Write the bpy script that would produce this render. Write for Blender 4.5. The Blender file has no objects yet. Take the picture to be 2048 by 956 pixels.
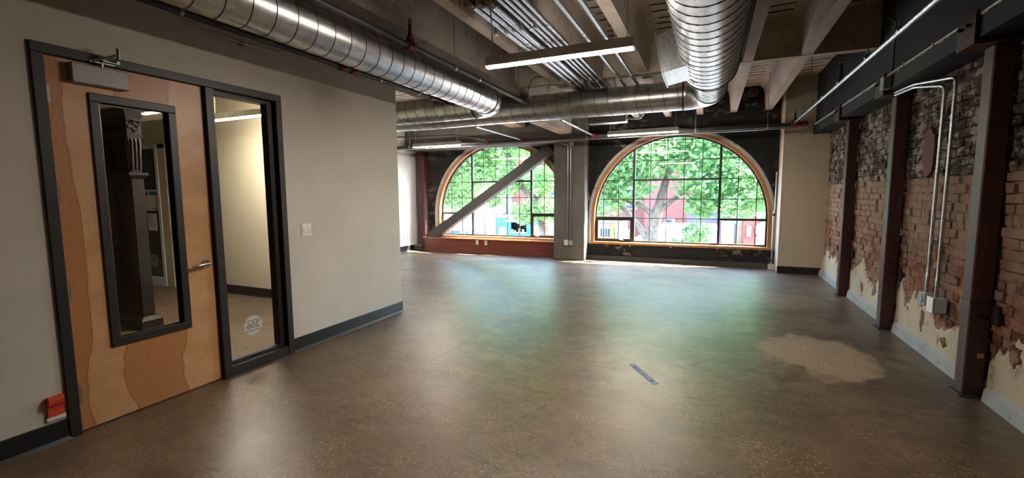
import bpy, bmesh, math, random
from mathutils import Vector, Matrix, noise as mnoise
random.seed(7)
sc = bpy.context.scene
C = sc.collection

# ------------------------------------------------------------------ camera
F_PX = 898.7
yaw, pit, rol = math.radians(23.847), math.radians(-5.661), math.radians(-0.388)
cy, sy, cp, sp = math.cos(yaw), math.sin(yaw), math.cos(pit), math.sin(pit)
fw = Vector((-sy*cp, cy*cp, sp)); rt = Vector((cy, sy, 0)); up = rt.cross(fw)
r2 = rt*math.cos(rol) + up*math.sin(rol); u2 = up*math.cos(rol) - rt*math.sin(rol)
cam = bpy.data.objects.new('camera', bpy.data.cameras.new('camera'))
C.objects.link(cam)
M4 = Matrix.Identity(4)
for i in range(3):
    M4[i][0], M4[i][1], M4[i][2] = r2[i], u2[i], -fw[i]
M4.translation = Vector((0, 0, 1.5))
cam.matrix_world = M4
cam.data.sensor_width = 36; cam.data.lens = 36*F_PX/2048
cam.data.clip_start = 0.02; cam.data.clip_end = 300
sc.camera = cam

# ------------------------------------------------------------------ world, sun, exposure
w = bpy.data.worlds.new('sky'); sc.world = w; w.use_nodes = True
nt = w.node_tree; nt.nodes.clear()
sky = nt.nodes.new('ShaderNodeTexSky'); sky.sky_type = 'NISHITA'; sky.sun_disc = False
sky.sun_elevation = math.radians(56); sky.sun_rotation = math.radians(57.7); sky.air_density = 1.0; sky.dust_density = 1.5
bg = nt.nodes.new('ShaderNodeBackground'); bg.inputs['Strength'].default_value = 2.3
wo = nt.nodes.new('ShaderNodeOutputWorld')
nt.links.new(sky.outputs[0], bg.inputs[0]); nt.links.new(bg.outputs[0], wo.inputs[0])
sun = bpy.data.objects.new('sun_offscreen', bpy.data.lights.new('sun_offscreen', 'SUN')); C.objects.link(sun)
sun.data.energy = 56; sun.data.angle = math.radians(0.6); sun.data.color = (1, .95, .86)
sd = Vector((.845*math.cos(math.radians(56)), .535*math.cos(math.radians(56)), math.sin(math.radians(56))))
sun.rotation_euler = sd.to_track_quat('Z', 'Y').to_euler(); sun.location = (8, 16, 14)
sc.view_settings.view_transform = 'Standard'; sc.view_settings.look = 'None'
sc.view_settings.gamma = 1; sc.view_settings.exposure = 1.45; sc.view_settings.use_curve_mapping = False
sc.cycles.use_denoising = True
sc.cycles.max_bounces = 8; sc.cycles.diffuse_bounces = 4; sc.cycles.glossy_bounces = 4
sc.cycles.transparent_max_bounces = 16; sc.cycles.caustics_reflective = False; sc.cycles.caustics_refractive = False
sc.cycles.sample_clamp_indirect = 6
LED = 120.0
WARM = (1.0, .89, .77)

# ------------------------------------------------------------------ materials
def srgb(r, g, b):
    f = lambda c: (c/255/12.92) if c/255 <= .04045 else ((c/255+.055)/1.055)**2.4
    return (f(r), f(g), f(b), 1)

class NT:
    def __init__(s, name):
        s.m = bpy.data.materials.new(name); s.m.use_nodes = True
        s.t = s.m.node_tree; s.t.nodes.clear()
        s.out = s.n('ShaderNodeOutputMaterial')
    def n(s, typ, **kw):
        x = s.t.nodes.new(typ)
        for k, v in kw.items(): setattr(x, k, v)
        return x
    def l(s, a, b): s.t.links.new(a, b)
    def set(s, sock, v):
        if hasattr(v, 'links'): s.l(v, sock)
        else: sock.default_value = v
    def pos(s, scale=(1, 1, 1)):
        g = s.n('ShaderNodeNewGeometry'); m = s.n('ShaderNodeMapping'); m.inputs['Scale'].default_value = scale
        s.l(g.outputs['Position'], m.inputs['Vector']); return m.outputs[0]
    def xyz(s):
        g = s.n('ShaderNodeNewGeometry'); x = s.n('ShaderNodeSeparateXYZ'); s.l(g.outputs['Position'], x.inputs[0]); return x.outputs
    def noise(s, scale, detail=4, rough=.55, vec=None, dist=0):
        x = s.n('ShaderNodeTexNoise'); x.inputs['Scale'].default_value = scale; x.inputs['Detail'].default_value = detail
        x.inputs['Roughness'].default_value = rough; x.inputs['Distortion'].default_value = dist
        s.l(vec if vec is not None else s.pos(), x.inputs['Vector']); return x.outputs['Fac']
    def ramp(s, fac, a, b):
        x = s.n('ShaderNodeMapRange'); x.interpolation_type = 'SMOOTHSTEP'
        x.inputs['From Min'].default_value = a; x.inputs['From Max'].default_value = b
        s.l(fac, x.inputs['Value']); return x.outputs[0]
    def mix(s, fac, a, b):
        x = s.n('ShaderNodeMix', data_type='RGBA')
        s.set(x.inputs[0], fac); s.set(x.inputs[6], a); s.set(x.inputs[7], b); return x.outputs[2]
    def math(s, op, a, b=0.0, c=0.0):
        x = s.n('ShaderNodeMath', operation=op); s.set(x.inputs[0], a); s.set(x.inputs[1], b)
        if op in ('MULTIPLY_ADD', 'SMOOTH_MIN', 'COMPARE'): s.set(x.inputs[2], c)
        return x.outputs[0]
    def bump(s, h, strength=.3, dist=.01):
        x = s.n('ShaderNodeBump'); x.inputs['Strength'].default_value = strength; x.inputs['Distance'].default_value = dist
        s.l(h, x.inputs['Height']); return x.outputs[0]
    def princ(s, color, rough=.6, metal=0, normal=None, spec=.5, coat=0):
        b = s.n('ShaderNodeBsdfPrincipled')
        s.set(b.inputs['Base Color'], color); s.set(b.inputs['Roughness'], rough); s.set(b.inputs['Metallic'], metal)
        b.inputs['Specular IOR Level'].default_value = spec; b.inputs['Coat Weight'].default_value = coat
        b.inputs['Coat Roughness'].default_value = .15
        if normal is not None: s.l(normal, b.inputs['Normal'])
        s.l(b.outputs[0], s.out.inputs[0]); return b

def simple(name, c1, c2=None, scale=6, rough=.6, metal=0, bump=0, bscale=60, spec=.5, lo=.35, hi=.65):
    t = NT(name)
    c2 = c2 or tuple(v*.85 for v in c1[:3]) + (1,)
    col = t.mix(t.ramp(t.noise(scale, 5), lo, hi), c1, c2)
    nrm = t.bump(t.noise(bscale, 4), bump, .005) if bump else None
    t.princ(col, rough, metal, nrm, spec); return t.m

M = {}
M['wall_paint'] = simple('wall_paint', srgb(206, 199, 189), srgb(199, 192, 182), 1.5, .85, bump=.08, bscale=180, spec=.2)
M['white_paint'] = simple('white_paint', srgb(232, 234, 235), srgb(222, 225, 228), 1.5, .8, spec=.2)
M['beige_paint'] = simple('beige_paint', srgb(200, 188, 166), srgb(193, 181, 160), 1.2, .85, bump=.08, bscale=160, spec=.2)
M['hall_paint'] = simple('hall_paint', srgb(214, 206, 182), srgb(208, 200, 176), 1.2, .8, spec=.2)
M['base_black'] = simple('base_black', srgb(22, 23, 25), srgb(28, 29, 30), 8, .42)
M['frame_black'] = simple('frame_black', srgb(33, 31, 31), srgb(38, 36, 35), 9, .45, bump=.05)
M['steel_black'] = simple('steel_black', srgb(24, 24, 26), srgb(34, 34, 34), 20, .5)
M['pipe_black'] = simple('pipe_black', srgb(42, 42, 44), srgb(60, 58, 56), 30, .55)
M['maroon'] = simple('maroon', srgb(74, 40, 37), srgb(58, 33, 31), 12, .5, bump=.15, bscale=90, spec=.4)
M['galv'] = simple('galv', srgb(190, 194, 196), srgb(160, 165, 168), 40, .32, metal=1)
M['zinc'] = simple('zinc', srgb(176, 180, 184), srgb(150, 154, 158), 30, .4, metal=.9)
M['chrome'] = simple('chrome', srgb(200, 198, 195), srgb(185, 183, 180), 30, .22, metal=1)
M['alu_paint'] = simple('alu_paint', srgb(150, 147, 145), srgb(142, 139, 137), 20, .5, metal=.3)
M['light_housing'] = simple('light_housing', srgb(206, 202, 198), srgb(198, 194, 190), 10, .5)
M['red_paint'] = simple('red_paint', srgb(128, 44, 34), srgb(100, 34, 28), 30, .5)
M['orange_fabric'] = simple('orange_fabric', srgb(222, 72, 38), srgb(200, 58, 30), 60, .7, bump=.2, bscale=300)
M['white_plastic'] = simple('white_plastic', srgb(232, 230, 224), srgb(226, 224, 218), 10, .4)
M['grey_plastic'] = simple('grey_plastic', srgb(170, 174, 176), srgb(158, 162, 164), 20, .45)
M['grey_steel_paint'] = simple('grey_steel_paint', srgb(68, 66, 64), srgb(62, 60, 58), 5, .6, bump=.05)
M['cable'] = simple('cable', srgb(200, 200, 200), None, 10, .4)
M['dark_slot'] = simple('dark_slot', srgb(20, 20, 20), None, 10, .7)
M['flex_copper'] = simple('flex_copper', srgb(140, 122, 100), srgb(116, 100, 84), 60, .45, metal=.7)
M['poster_white'] = simple('poster_white', srgb(226, 230, 232), None, 10, .6)
M['poster_blue'] = simple('poster_blue', srgb(50, 120, 170), None, 10, .6)
M['poster_tan'] = simple('poster_tan', srgb(150, 130, 104), None, 10, .6)
M['ink'] = simple('ink', srgb(40, 42, 46), None, 10, .6)
M['iron_brown'] = simple('iron_brown', srgb(44, 38, 35), srgb(36, 31, 29), 10, .55, spec=.35)
M['tape_blue'] = simple('tape_blue', srgb(18, 44, 108), srgb(16, 38, 94), 20, .5)
M['tape_white'] = simple('tape_white', srgb(150, 164, 190), None, 20, .5)
M['frost'] = simple('frost', srgb(196, 196, 186), srgb(188, 188, 178), 20, .8)
M['frost_dark'] = simple('frost_dark', srgb(120, 108, 92), None, 20, .8)

def mk_emit(name, col, s):
    t = NT(name); e = t.n('ShaderNodeEmission'); e.inputs[0].default_value = (*col, 1); e.inputs[1].default_value = s
    t.l(e.outputs[0], t.out.inputs[0]); return t.m
M['led'] = mk_emit('led', WARM, LED)

def mk_glass(name, tint, gloss, rough=.02):
    t = NT(name); tr = t.n('ShaderNodeBsdfTransparent'); tr.inputs[0].default_value = tint
    gl = t.n('ShaderNodeBsdfGlossy'); gl.inputs['Roughness'].default_value = rough
    lw = t.n('ShaderNodeLayerWeight'); lw.inputs[0].default_value = .5
    f = t.math('MULTIPLY_ADD', t.math('POWER', lw.outputs['Facing'], 5.0), gloss*.8, .035*gloss)
    mx = t.n('ShaderNodeMixShader'); t.l(f, mx.inputs[0]); t.l(tr.outputs[0], mx.inputs[1]); t.l(gl.outputs[0], mx.inputs[2])
    t.l(mx.outputs[0], t.out.inputs[0]); return t.m
M['glass'] = mk_glass('glass', (.93, .97, .96, 1), .8)
M['door_glass'] = mk_glass('door_glass', (.95, .95, .93, 1), .7)

def mk_concrete(name, c1, c2, c3, bump=.35, rough=.85, scale=1.2):
    t = NT(name)
    a = t.mix(t.ramp(t.noise(scale, 6, .6), .35, .65), c1, c2)
    b = t.mix(t.ramp(t.noise(scale*7, 6, .7), .56, .72), a, c3)
    h = t.noise(26, 8, .7)
    t.princ(b, rough, 0, t.bump(h, bump, .01), .25); return t.m
M['conc_light'] = mk_concrete('conc_light', srgb(204, 195, 182), srgb(180, 171, 160), srgb(142, 132, 122))
M['conc_grey'] = mk_concrete('conc_grey', srgb(112, 109, 104), srgb(98, 95, 91), srgb(84, 81, 77), .25)
M['conc_brown'] = mk_concrete('conc_brown', srgb(166, 156, 146), srgb(148, 138, 129), srgb(120, 110, 101), .35)
M['conc_dark'] = mk_concrete('conc_dark', srgb(74, 72, 70), srgb(58, 57, 56), srgb(92, 90, 86), .3)
M['girder_black'] = mk_concrete('girder_black', srgb(36, 39, 41), srgb(28, 31, 33), srgb(50, 52, 52), .3, .65)
M['curb_conc'] = mk_concrete('curb_conc', srgb(168, 170, 170), srgb(146, 150, 150), srgb(110, 112, 112), .4)

# pan ceiling: board marked concrete with dark form seams across the pan
t = NT('pan_slab')
a = t.mix(t.ramp(t.noise(1.3, 6, .6), .35, .65), srgb(212, 202, 188), srgb(180, 171, 159))
wv = t.n('ShaderNodeTexWave', wave_type='BANDS', bands_direction='Y'); wv.inputs['Scale'].default_value = 1.55
wv.inputs['Distortion'].default_value = 2.2; wv.inputs['Detail'].default_value = 3; wv.inputs['Detail Scale'].default_value = 1.6
t.l(t.pos((.8, 1, 1)), wv.inputs['Vector'])
seam = t.ramp(wv.outputs['Fac'], .80, .97)
brk = t.ramp(t.noise(3.2, 3), .34, .46)
seam = t.math('MULTIPLY', seam, brk)
col = t.mix(seam, a, srgb(48, 42, 36))
hh = t.math('MULTIPLY_ADD', t.noise(24, 6), .3, t.math('MULTIPLY', wv.outputs['Fac'], -1))
t.princ(col, .85, 0, t.bump(hh, .6, .02), .2); M['pan_slab'] = t.m

# polished concrete floor
t = NT('floor_concrete'); X = t.xyz()
base = t.mix(t.ramp(t.noise(.8, 10, .7), .42, .58), srgb(110, 95, 80), srgb(78, 67, 56))
base = t.mix(t.math('MULTIPLY', t.ramp(t.noise(5.0, 10, .78), .48, .58), .55), base, srgb(62, 53, 45))
base = t.mix(t.math('MULTIPLY', t.ramp(t.noise(1.0, 10, .8, t.pos((2.2, 5.5, 1)), .8), .52, .62), .55), base, srgb(134, 115, 94))
base = t.mix(t.math('MULTIPLY', t.ramp(t.noise(22, 8, .8), .52, .60), .45), base, srgb(56, 48, 41))
base = t.mix(t.math('MULTIPLY', t.ramp(t.noise(17, 8, .8, t.pos((1, 1, 1.7))), .55, .63), .35), base, srgb(150, 132, 106))
# worn zone of exposed aggregate towards the door side of the room (wear, fixed to the slab)
nz = t.noise(.9, 4)
wear = t.ramp(t.math('ADD', X['Y'], t.math('MULTIPLY', nz, 3.0)), 6.3, 3.9)
def ell(cx, cyy, rx, ry, amp):
    dx = t.math('DIVIDE', t.math('SUBTRACT', X['X'], cx), rx); dy = t.math('DIVIDE', t.math('SUBTRACT', X['Y'], cyy), ry)
    d = t.math('SQRT', t.math('ADD', t.math('MULTIPLY', dx, dx), t.math('MULTIPLY', dy, dy)))
    d = t.math('ADD', d, t.math('MULTIPLY', t.math('SUBTRACT', t.noise(3.2, 5, .65), .5), amp))
    return t.ramp(d, 1.08, .82)
patch = ell(.98, 4.85, .47, .62, 1.3)
patch2 = t.math('MULTIPLY', ell(1.05, 7.2, .5, .5, 1.6), .45)
vor = t.n('ShaderNodeTexVoronoi'); vor.inputs['Scale'].default_value = 48; t.l(t.pos(), vor.inputs['Vector'])
peb = t.ramp(vor.outputs['Distance'], .36, .18)
pebmask = t.math('MULTIPLY', peb, t.math('MAXIMUM', patch, t.math('MULTIPLY', wear, t.ramp(t.noise(2.0, 7, .75), .40, .62))))
base = t.mix(t.math('MULTIPLY', t.math('MAXIMUM', patch, patch2), .7), base, srgb(160, 138, 112))
base = t.mix(t.math('MULTIPLY', wear, .35), base, srgb(128, 98, 68))
base = t.mix(t.math('MULTIPLY', pebmask, .75), base, srgb(196, 170, 122))
dk = t.ramp(t.noise(55, 3, .6), .62, .70)
base = t.mix(t.math('MULTIPLY', dk, .75), base, srgb(44, 37, 32))
smu = t.ramp(t.noise(1.0, 8, .75, t.pos((5, 22, 1)), 1.0), .57, .64)
base = t.mix(t.math('MULTIPLY', smu, .55), base, srgb(46, 39, 34))
# saw cut and hairline cracks: distance to a wandering line
def crack(x0, slope, y0, y1, wob, width, sc_):
    n = t.math('MULTIPLY', t.math('SUBTRACT', t.noise(sc_, 4), .5), wob)
    lx = t.math('MULTIPLY_ADD', X['Y'], slope, x0)
    d = t.math('ABSOLUTE', t.math('ADD', t.math('SUBTRACT', X['X'], lx), n))
    k = t.ramp(d, width, width*.3)
    k = t.math('MULTIPLY', k, t.ramp(X['Y'], y0, y0+.15)); return t.math('MULTIPLY', k, t.ramp(X['Y'], y1, y1-.15))
cr = t.math('MAXIMUM', crack(-2.44, .048, 3.2, 5.4, .015, .007, 2), crack(-2.10, .37, .8, 3.0, .12, .007, 3))
cr = t.math('MAXIMUM', cr, crack(2.2, -.155, 3.0, 6.1, .05, .006, 2.5))
cr = t.math('MAXIMUM', cr, crack(-4.3, .62, 5.6, 7.9, .4, .006, 1.3))
base = t.mix(t.math('MULTIPLY', cr, .8), base, srgb(40, 34, 30))
rg = t.math('MULTIPLY_ADD', t.noise(3.0, 6, .6), .22, .27)
rg = t.math('ADD', rg, t.math('MULTIPLY', t.math('MAXIMUM', patch, t.math('MULTIPLY', pebmask, .6)), .28))
hgt = t.math('ADD', t.math('MULTIPLY', t.noise(70, 5, .65), .5), t.math('MULTIPLY', t.noise(6, 4), 1.2))
hgt = t.math('SUBTRACT', hgt, t.math('MULTIPLY', cr, .8))
t.princ(base, rg, 0, t.bump(hgt, .30, .006), .75); M['floor'] = t.m

# maple veneer with dark heartwood figure
t = NT('door_wood'); X = t.xyz()
wa = t.math('SUBTRACT', t.noise(1.0, 3, .5, t.pos((.2, 2.2, 1.1)), .4), .5)
wb = t.math('SUBTRACT', t.noise(1.0, 3, .5, t.pos((.2, 1.6, 1.7)), .2), .5)
dl = t.math('SUBTRACT', t.math('ADD', X['Y'], t.math('MULTIPLY', wa, .24)), 1.475)          # edge plank
dc_ = t.math('SUBTRACT', t.math('ABSOLUTE', t.math('SUBTRACT', t.math('ADD', X['Y'], t.math('MULTIPLY', wb, .30)), 1.88)), .165)   # centre plank
dr_ = t.math('SUBTRACT', 2.292, t.math('ADD', X['Y'], t.math('MULTIPLY', wa, .06)))
dmin = t.math('MINIMUM', t.math('MINIMUM', dl, dc_), dr_)
heart = t.ramp(dmin, .004, -.004)
rings = t.n('ShaderNodeTexWave', wave_type='BANDS', bands_direction='X'); rings.inputs['Scale'].default_value = 2.6
cmb = t.n('ShaderNodeCombineXYZ')
t.l(t.math('MULTIPLY_ADD', X['Z'], 1.1, t.math('MULTIPLY', t.math('ABSOLUTE', dc_), 6.5)), cmb.inputs[0]); t.l(X['Y'], cmb.inputs[1])
rings.inputs['Distortion'].default_value = 5.0; rings.inputs['Detail'].default_value = 4; rings.inputs['Detail Scale'].default_value = 2.0; t.l(cmb.outputs[0], rings.inputs['Vector'])
a = t.mix(t.ramp(t.noise(2.2, 5, .6, t.pos((1, 1.4, 2.4))), .3, .7), srgb(212, 166, 120), srgb(198, 148, 102))
b = t.mix(rings.outputs['Fac'], srgb(186, 130, 84), srgb(178, 120, 74))
col = t.mix(heart, a, b)
edge = t.ramp(t.math('ABSOLUTE', dmin), .010, .001)
col = t.mix(t.math('MULTIPLY', edge, .55), col, srgb(140, 82, 46))
fl_ = t.ramp(t.noise(1, 3, .6, t.pos((1, 26, 5))), .69, .74)
col = t.mix(t.math('MULTIPLY', fl_, .5), col, srgb(150, 92, 50))
grain = t.noise(1, 4, .6, t.pos((1, 160, 5)))
col = t.mix(t.math('MULTIPLY', t.ramp(grain, .5, .75), .18), col, srgb(150, 94, 52))
t.princ(col, .38, 0, t.bump(t.noise(2.5, 3, .5, t.pos((1, 1.5, 3))), .08, .01), .45); M['door_wood'] = t.m

def mk_wood(name, c1, c2, axis, rough=.35, coat=.2):
    t = NT(name); s = [14, 14, 14]; s[axis] = 1.2
    n = t.noise(1.0, 5, .6, t.pos(tuple(s)), .4)
    n2 = t.noise(1.0, 4, .6, t.pos(tuple(9*v for v in s)))
    col = t.mix(t.ramp(n, .3, .7), c1, c2); col = t.mix(t.math('MULTIPLY', t.ramp(n2, .5, .75), .25), col, tuple(v*.6 for v in c2[:3])+(1,))
    t.princ(col, rough, 0, None, .5, coat); return t.m
M['bench_wood'] = mk_wood('bench_wood', srgb(120, 56, 42), srgb(104, 46, 34), 0)
M['bench_top'] = mk_wood('bench_top', srgb(170, 98, 58), srgb(150, 80, 46), 0, .22, .5)
M['win_wood'] = mk_wood('win_wood', srgb(184, 128, 84), srgb(164, 110, 68), 2, .35)
M['hall_door_wood'] = mk_wood('hall_door_wood', srgb(196, 142, 80), srgb(176, 122, 66), 2, .4)

# brick: per brick tint + soot, limewash and paint left on the wall by height (old floor level paint line)
def mk_brick(name, mortar=False):
    t = NT(name); X = t.xyz()
    gi = t.n('ShaderNodeNewGeometry'); oi = t.n('ShaderNodeObjectInfo')
    rnd = t.math('FRACT', t.math('ADD', t.math('MULTIPLY', gi.outputs['Random Per Island'], 7.31), t.math('MULTIPLY', oi.outputs['Random'], 13.7)))
    if mortar:
        c = t.mix(t.ramp(t.noise(5, 5, .65), .35, .65), srgb(168, 148, 126), srgb(128, 108, 92))
    else:
        cr_ = t.n('ShaderNodeValToRGB'); e = cr_.color_ramp.elements
        e[0].position = 0; e[0].color = srgb(92, 54, 44); e[1].position = 1; e[1].color = srgb(176, 108, 70)
        for p_, cc in ((.25, srgb(140, 82, 62)), (.5, srgb(158, 100, 78)), (.75, srgb(118, 66, 52))):
            q = e.new(p_); q.color = cc
        t.l(rnd, cr_.inputs[0]); c = cr_.outputs[0]
        c = t.mix(t.math('MULTIPLY', t.ramp(t.noise(18, 5, .7), .45, .7), .5), c, srgb(94, 50, 40))
    # limewash haze in the middle band
    hz = t.math('MULTIPLY', t.ramp(t.noise(3.4, 9, .78), .42, .56), 1.0)
    band = t.math('MULTIPLY', t.ramp(t.math('ADD', X['Z'], t.math('MULTIPLY', t.noise(1.5, 4), .7)), 1.10, 1.60), .95)
    c = t.mix(t.math('MULTIPLY', t.math('MAXIMUM', t.math('MULTIPLY', hz, .8), band), t.math('MULTIPLY_ADD', t.noise(16, 6, .75), 1.1, .25)), c, srgb(176, 152, 134))
    # soot above the old paint line
    line = t.ramp(t.math('ADD', X['Z'], t.math('MULTIPLY', t.math('SUBTRACT', t.noise(1.2, 4), .5), .12)), 1.60, 1.66)
    soot = t.mix(t.ramp(t.noise(7, 6, .72), .42, .60), srgb(48, 42, 40), srgb(104, 94, 86))
    soot = t.mix(t.ramp(t.noise(5.1, 9, .78, t.pos((1, 1, 1.6))), .49, .56), soot, srgb(176, 166, 154))
    c = t.mix(t.math('MULTIPLY', line, .94), c, soot)
    t.princ(c, .9, 0, t.bump(t.noise(34, 9, .8), 1.0, .02), .15); return t.m
M['brick'] = mk_brick('brick'); M['mortar'] = mk_brick('mortar', True)
M['wall_plaster'] = mk_concrete('wall_plaster', srgb(196, 184, 162), srgb(172, 158, 138), srgb(136, 104, 88), .7, .9, .9)
M['patch_red'] = simple('patch_red', srgb(92, 44, 32), srgb(76, 36, 28), 14, .8, bump=.4, bscale=40)

# sooty painted masonry of the window wall with paint losses
def mk_soot(name, amount, c1, c2, pale):
    t = NT(name)
    c = t.mix(t.ramp(t.noise(2.2, 6, .65), .35, .65), c1, c2)
    los = t.ramp(t.noise(4.2, 8, .74, t.pos((1, 1, 1.5))), amount, amount+.06)
    big = t.ramp(t.noise(.8, 3), .44, .62)
    c = t.mix(t.math('MULTIPLY', los, big), c, pale)
    t.princ(c, .8, 0, t.bump(t.noise(15, 9, .75), .9, .03), .25); return t.m
M['soot_wall'] = mk_soot('soot_wall', .53, srgb(40, 41, 41), srgb(28, 29, 30), srgb(128, 118, 106))
M['soot_rough'] = mk_soot('soot_rough', .47, srgb(50, 46, 44), srgb(30, 29, 29), srgb(120, 110, 102))
M['reveal_plaster'] = mk_concrete('reveal_plaster', srgb(196, 194, 190), srgb(160, 158, 156), srgb(110, 106, 104), .6)

# galvanised spiral duct with spangle and weathering
t = NT('duct_metal')
n1 = t.noise(5, 5, .6); vo = t.n('ShaderNodeTexVoronoi'); vo.inputs['Scale'].default_value = 45; t.l(t.pos(), vo.inputs['Vector'])
c = t.mix(t.ramp(n1, .3, .7), srgb(206, 206, 204), srgb(176, 176, 174))
c = t.mix(t.math('MULTIPLY', t.ramp(vo.outputs['Distance'], .3, .7), .15), c, srgb(150, 152, 154))
t.princ(c, t.math('MULTIPLY_ADD', t.noise(8, 5), .16, .22), 1, t.bump(t.noise(4, 3), .03, .02)); M['duct'] = t.m
M['duct_seam'] = simple('duct_seam', srgb(96, 96, 95), srgb(70, 70, 70), 20, .55, metal=.8)  # darker than the duct: thin shadow at the seam lips put into the colour

# exterior
M['asphalt'] = simple('asphalt', srgb(84, 84, 90), srgb(76, 76, 82), 1, .9)
M['sidewalk'] = simple('sidewalk', srgb(126, 120, 118), srgb(114, 108, 106), 1, .9)
def mk_leaf(name, c1, c2, c3):
    t = NT(name); gi = t.n('ShaderNodeNewGeometry')
    cr_ = t.n('ShaderNodeValToRGB'); e = cr_.color_ramp.elements
    e[0].color = c1; e[1].color = c3; q = e.new(.5); q.color = c2
    t.l(gi.outputs['Random Per Island'], cr_.inputs[0])
    d = t.n('ShaderNodeBsdfPrincipled'); t.l(cr_.outputs[0], d.inputs['Base Color']); d.inputs['Roughness'].default_value = .5
    tl = t.n('ShaderNodeBsdfTranslucent'); t.l(cr_.outputs[0], tl.inputs[0])
    mx = t.n('ShaderNodeMixShader'); mx.inputs[0].default_value = .5
    t.l(d.outputs[0], mx.inputs[1]); t.l(tl.outputs[0], mx.inputs[2]); t.l(mx.outputs[0], t.out.inputs[0]); return t.m
M['leaf_a'] = mk_leaf('leaf_a', srgb(92, 134, 84), srgb(124, 164, 102), srgb(164, 196, 126))
M['leaf_b'] = mk_leaf('leaf_b', srgb(100, 142, 86), srgb(138, 176, 104), srgb(176, 202, 130))
M['leaf_c'] = mk_leaf('leaf_c', srgb(70, 108, 74), srgb(92, 132, 90), srgb(118, 156, 108))
M['bark'] = simple('bark', srgb(128, 112, 100), srgb(100, 88, 80), 8, .9, bump=.6, bscale=20)
t = NT('ext_brick'); bt = t.n('ShaderNodeTexBrick'); bt.inputs['Scale'].default_value = 3.2
bt.inputs['Color1'].default_value = srgb(116, 62, 56); bt.inputs['Color2'].default_value = srgb(102, 52, 48); bt.inputs['Mortar'].default_value = srgb(130, 100, 92)
mpp = t.n('ShaderNodeMapping'); mpp.inputs['Rotation'].default_value = (math.radians(90), 0, 0); gg = t.n('ShaderNodeNewGeometry')
t.l(gg.outputs['Position'], mpp.inputs[0]); t.l(mpp.outputs[0], bt.inputs['Vector']); t.princ(bt.outputs[0], .85); M['ext_brick'] = t.m
for k, c in dict(ext_red=(206, 92, 80), ext_tan=(196, 180, 150), ext_purple=(116, 104, 150), ext_white=(206, 208, 210), ext_glass=(70, 84, 104),
                 truck_blue=(40, 150, 214), truck_cyan=(96, 214, 226), truck_dark=(60, 64, 72), truck_yellow=(240, 228, 130), truck_pink=(226, 60, 130),
                 ext_dark=(52, 62, 74), ext_yellow=(228, 176, 84), ext_pink=(226, 150, 190), ext_lav=(176, 170, 206), ext_greyblue=(110, 130, 150)).items():
    M[k] = simple(k, tuple(v*.52 for v in srgb(*c)[:3])+(1,), None, 3, .6)

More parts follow.
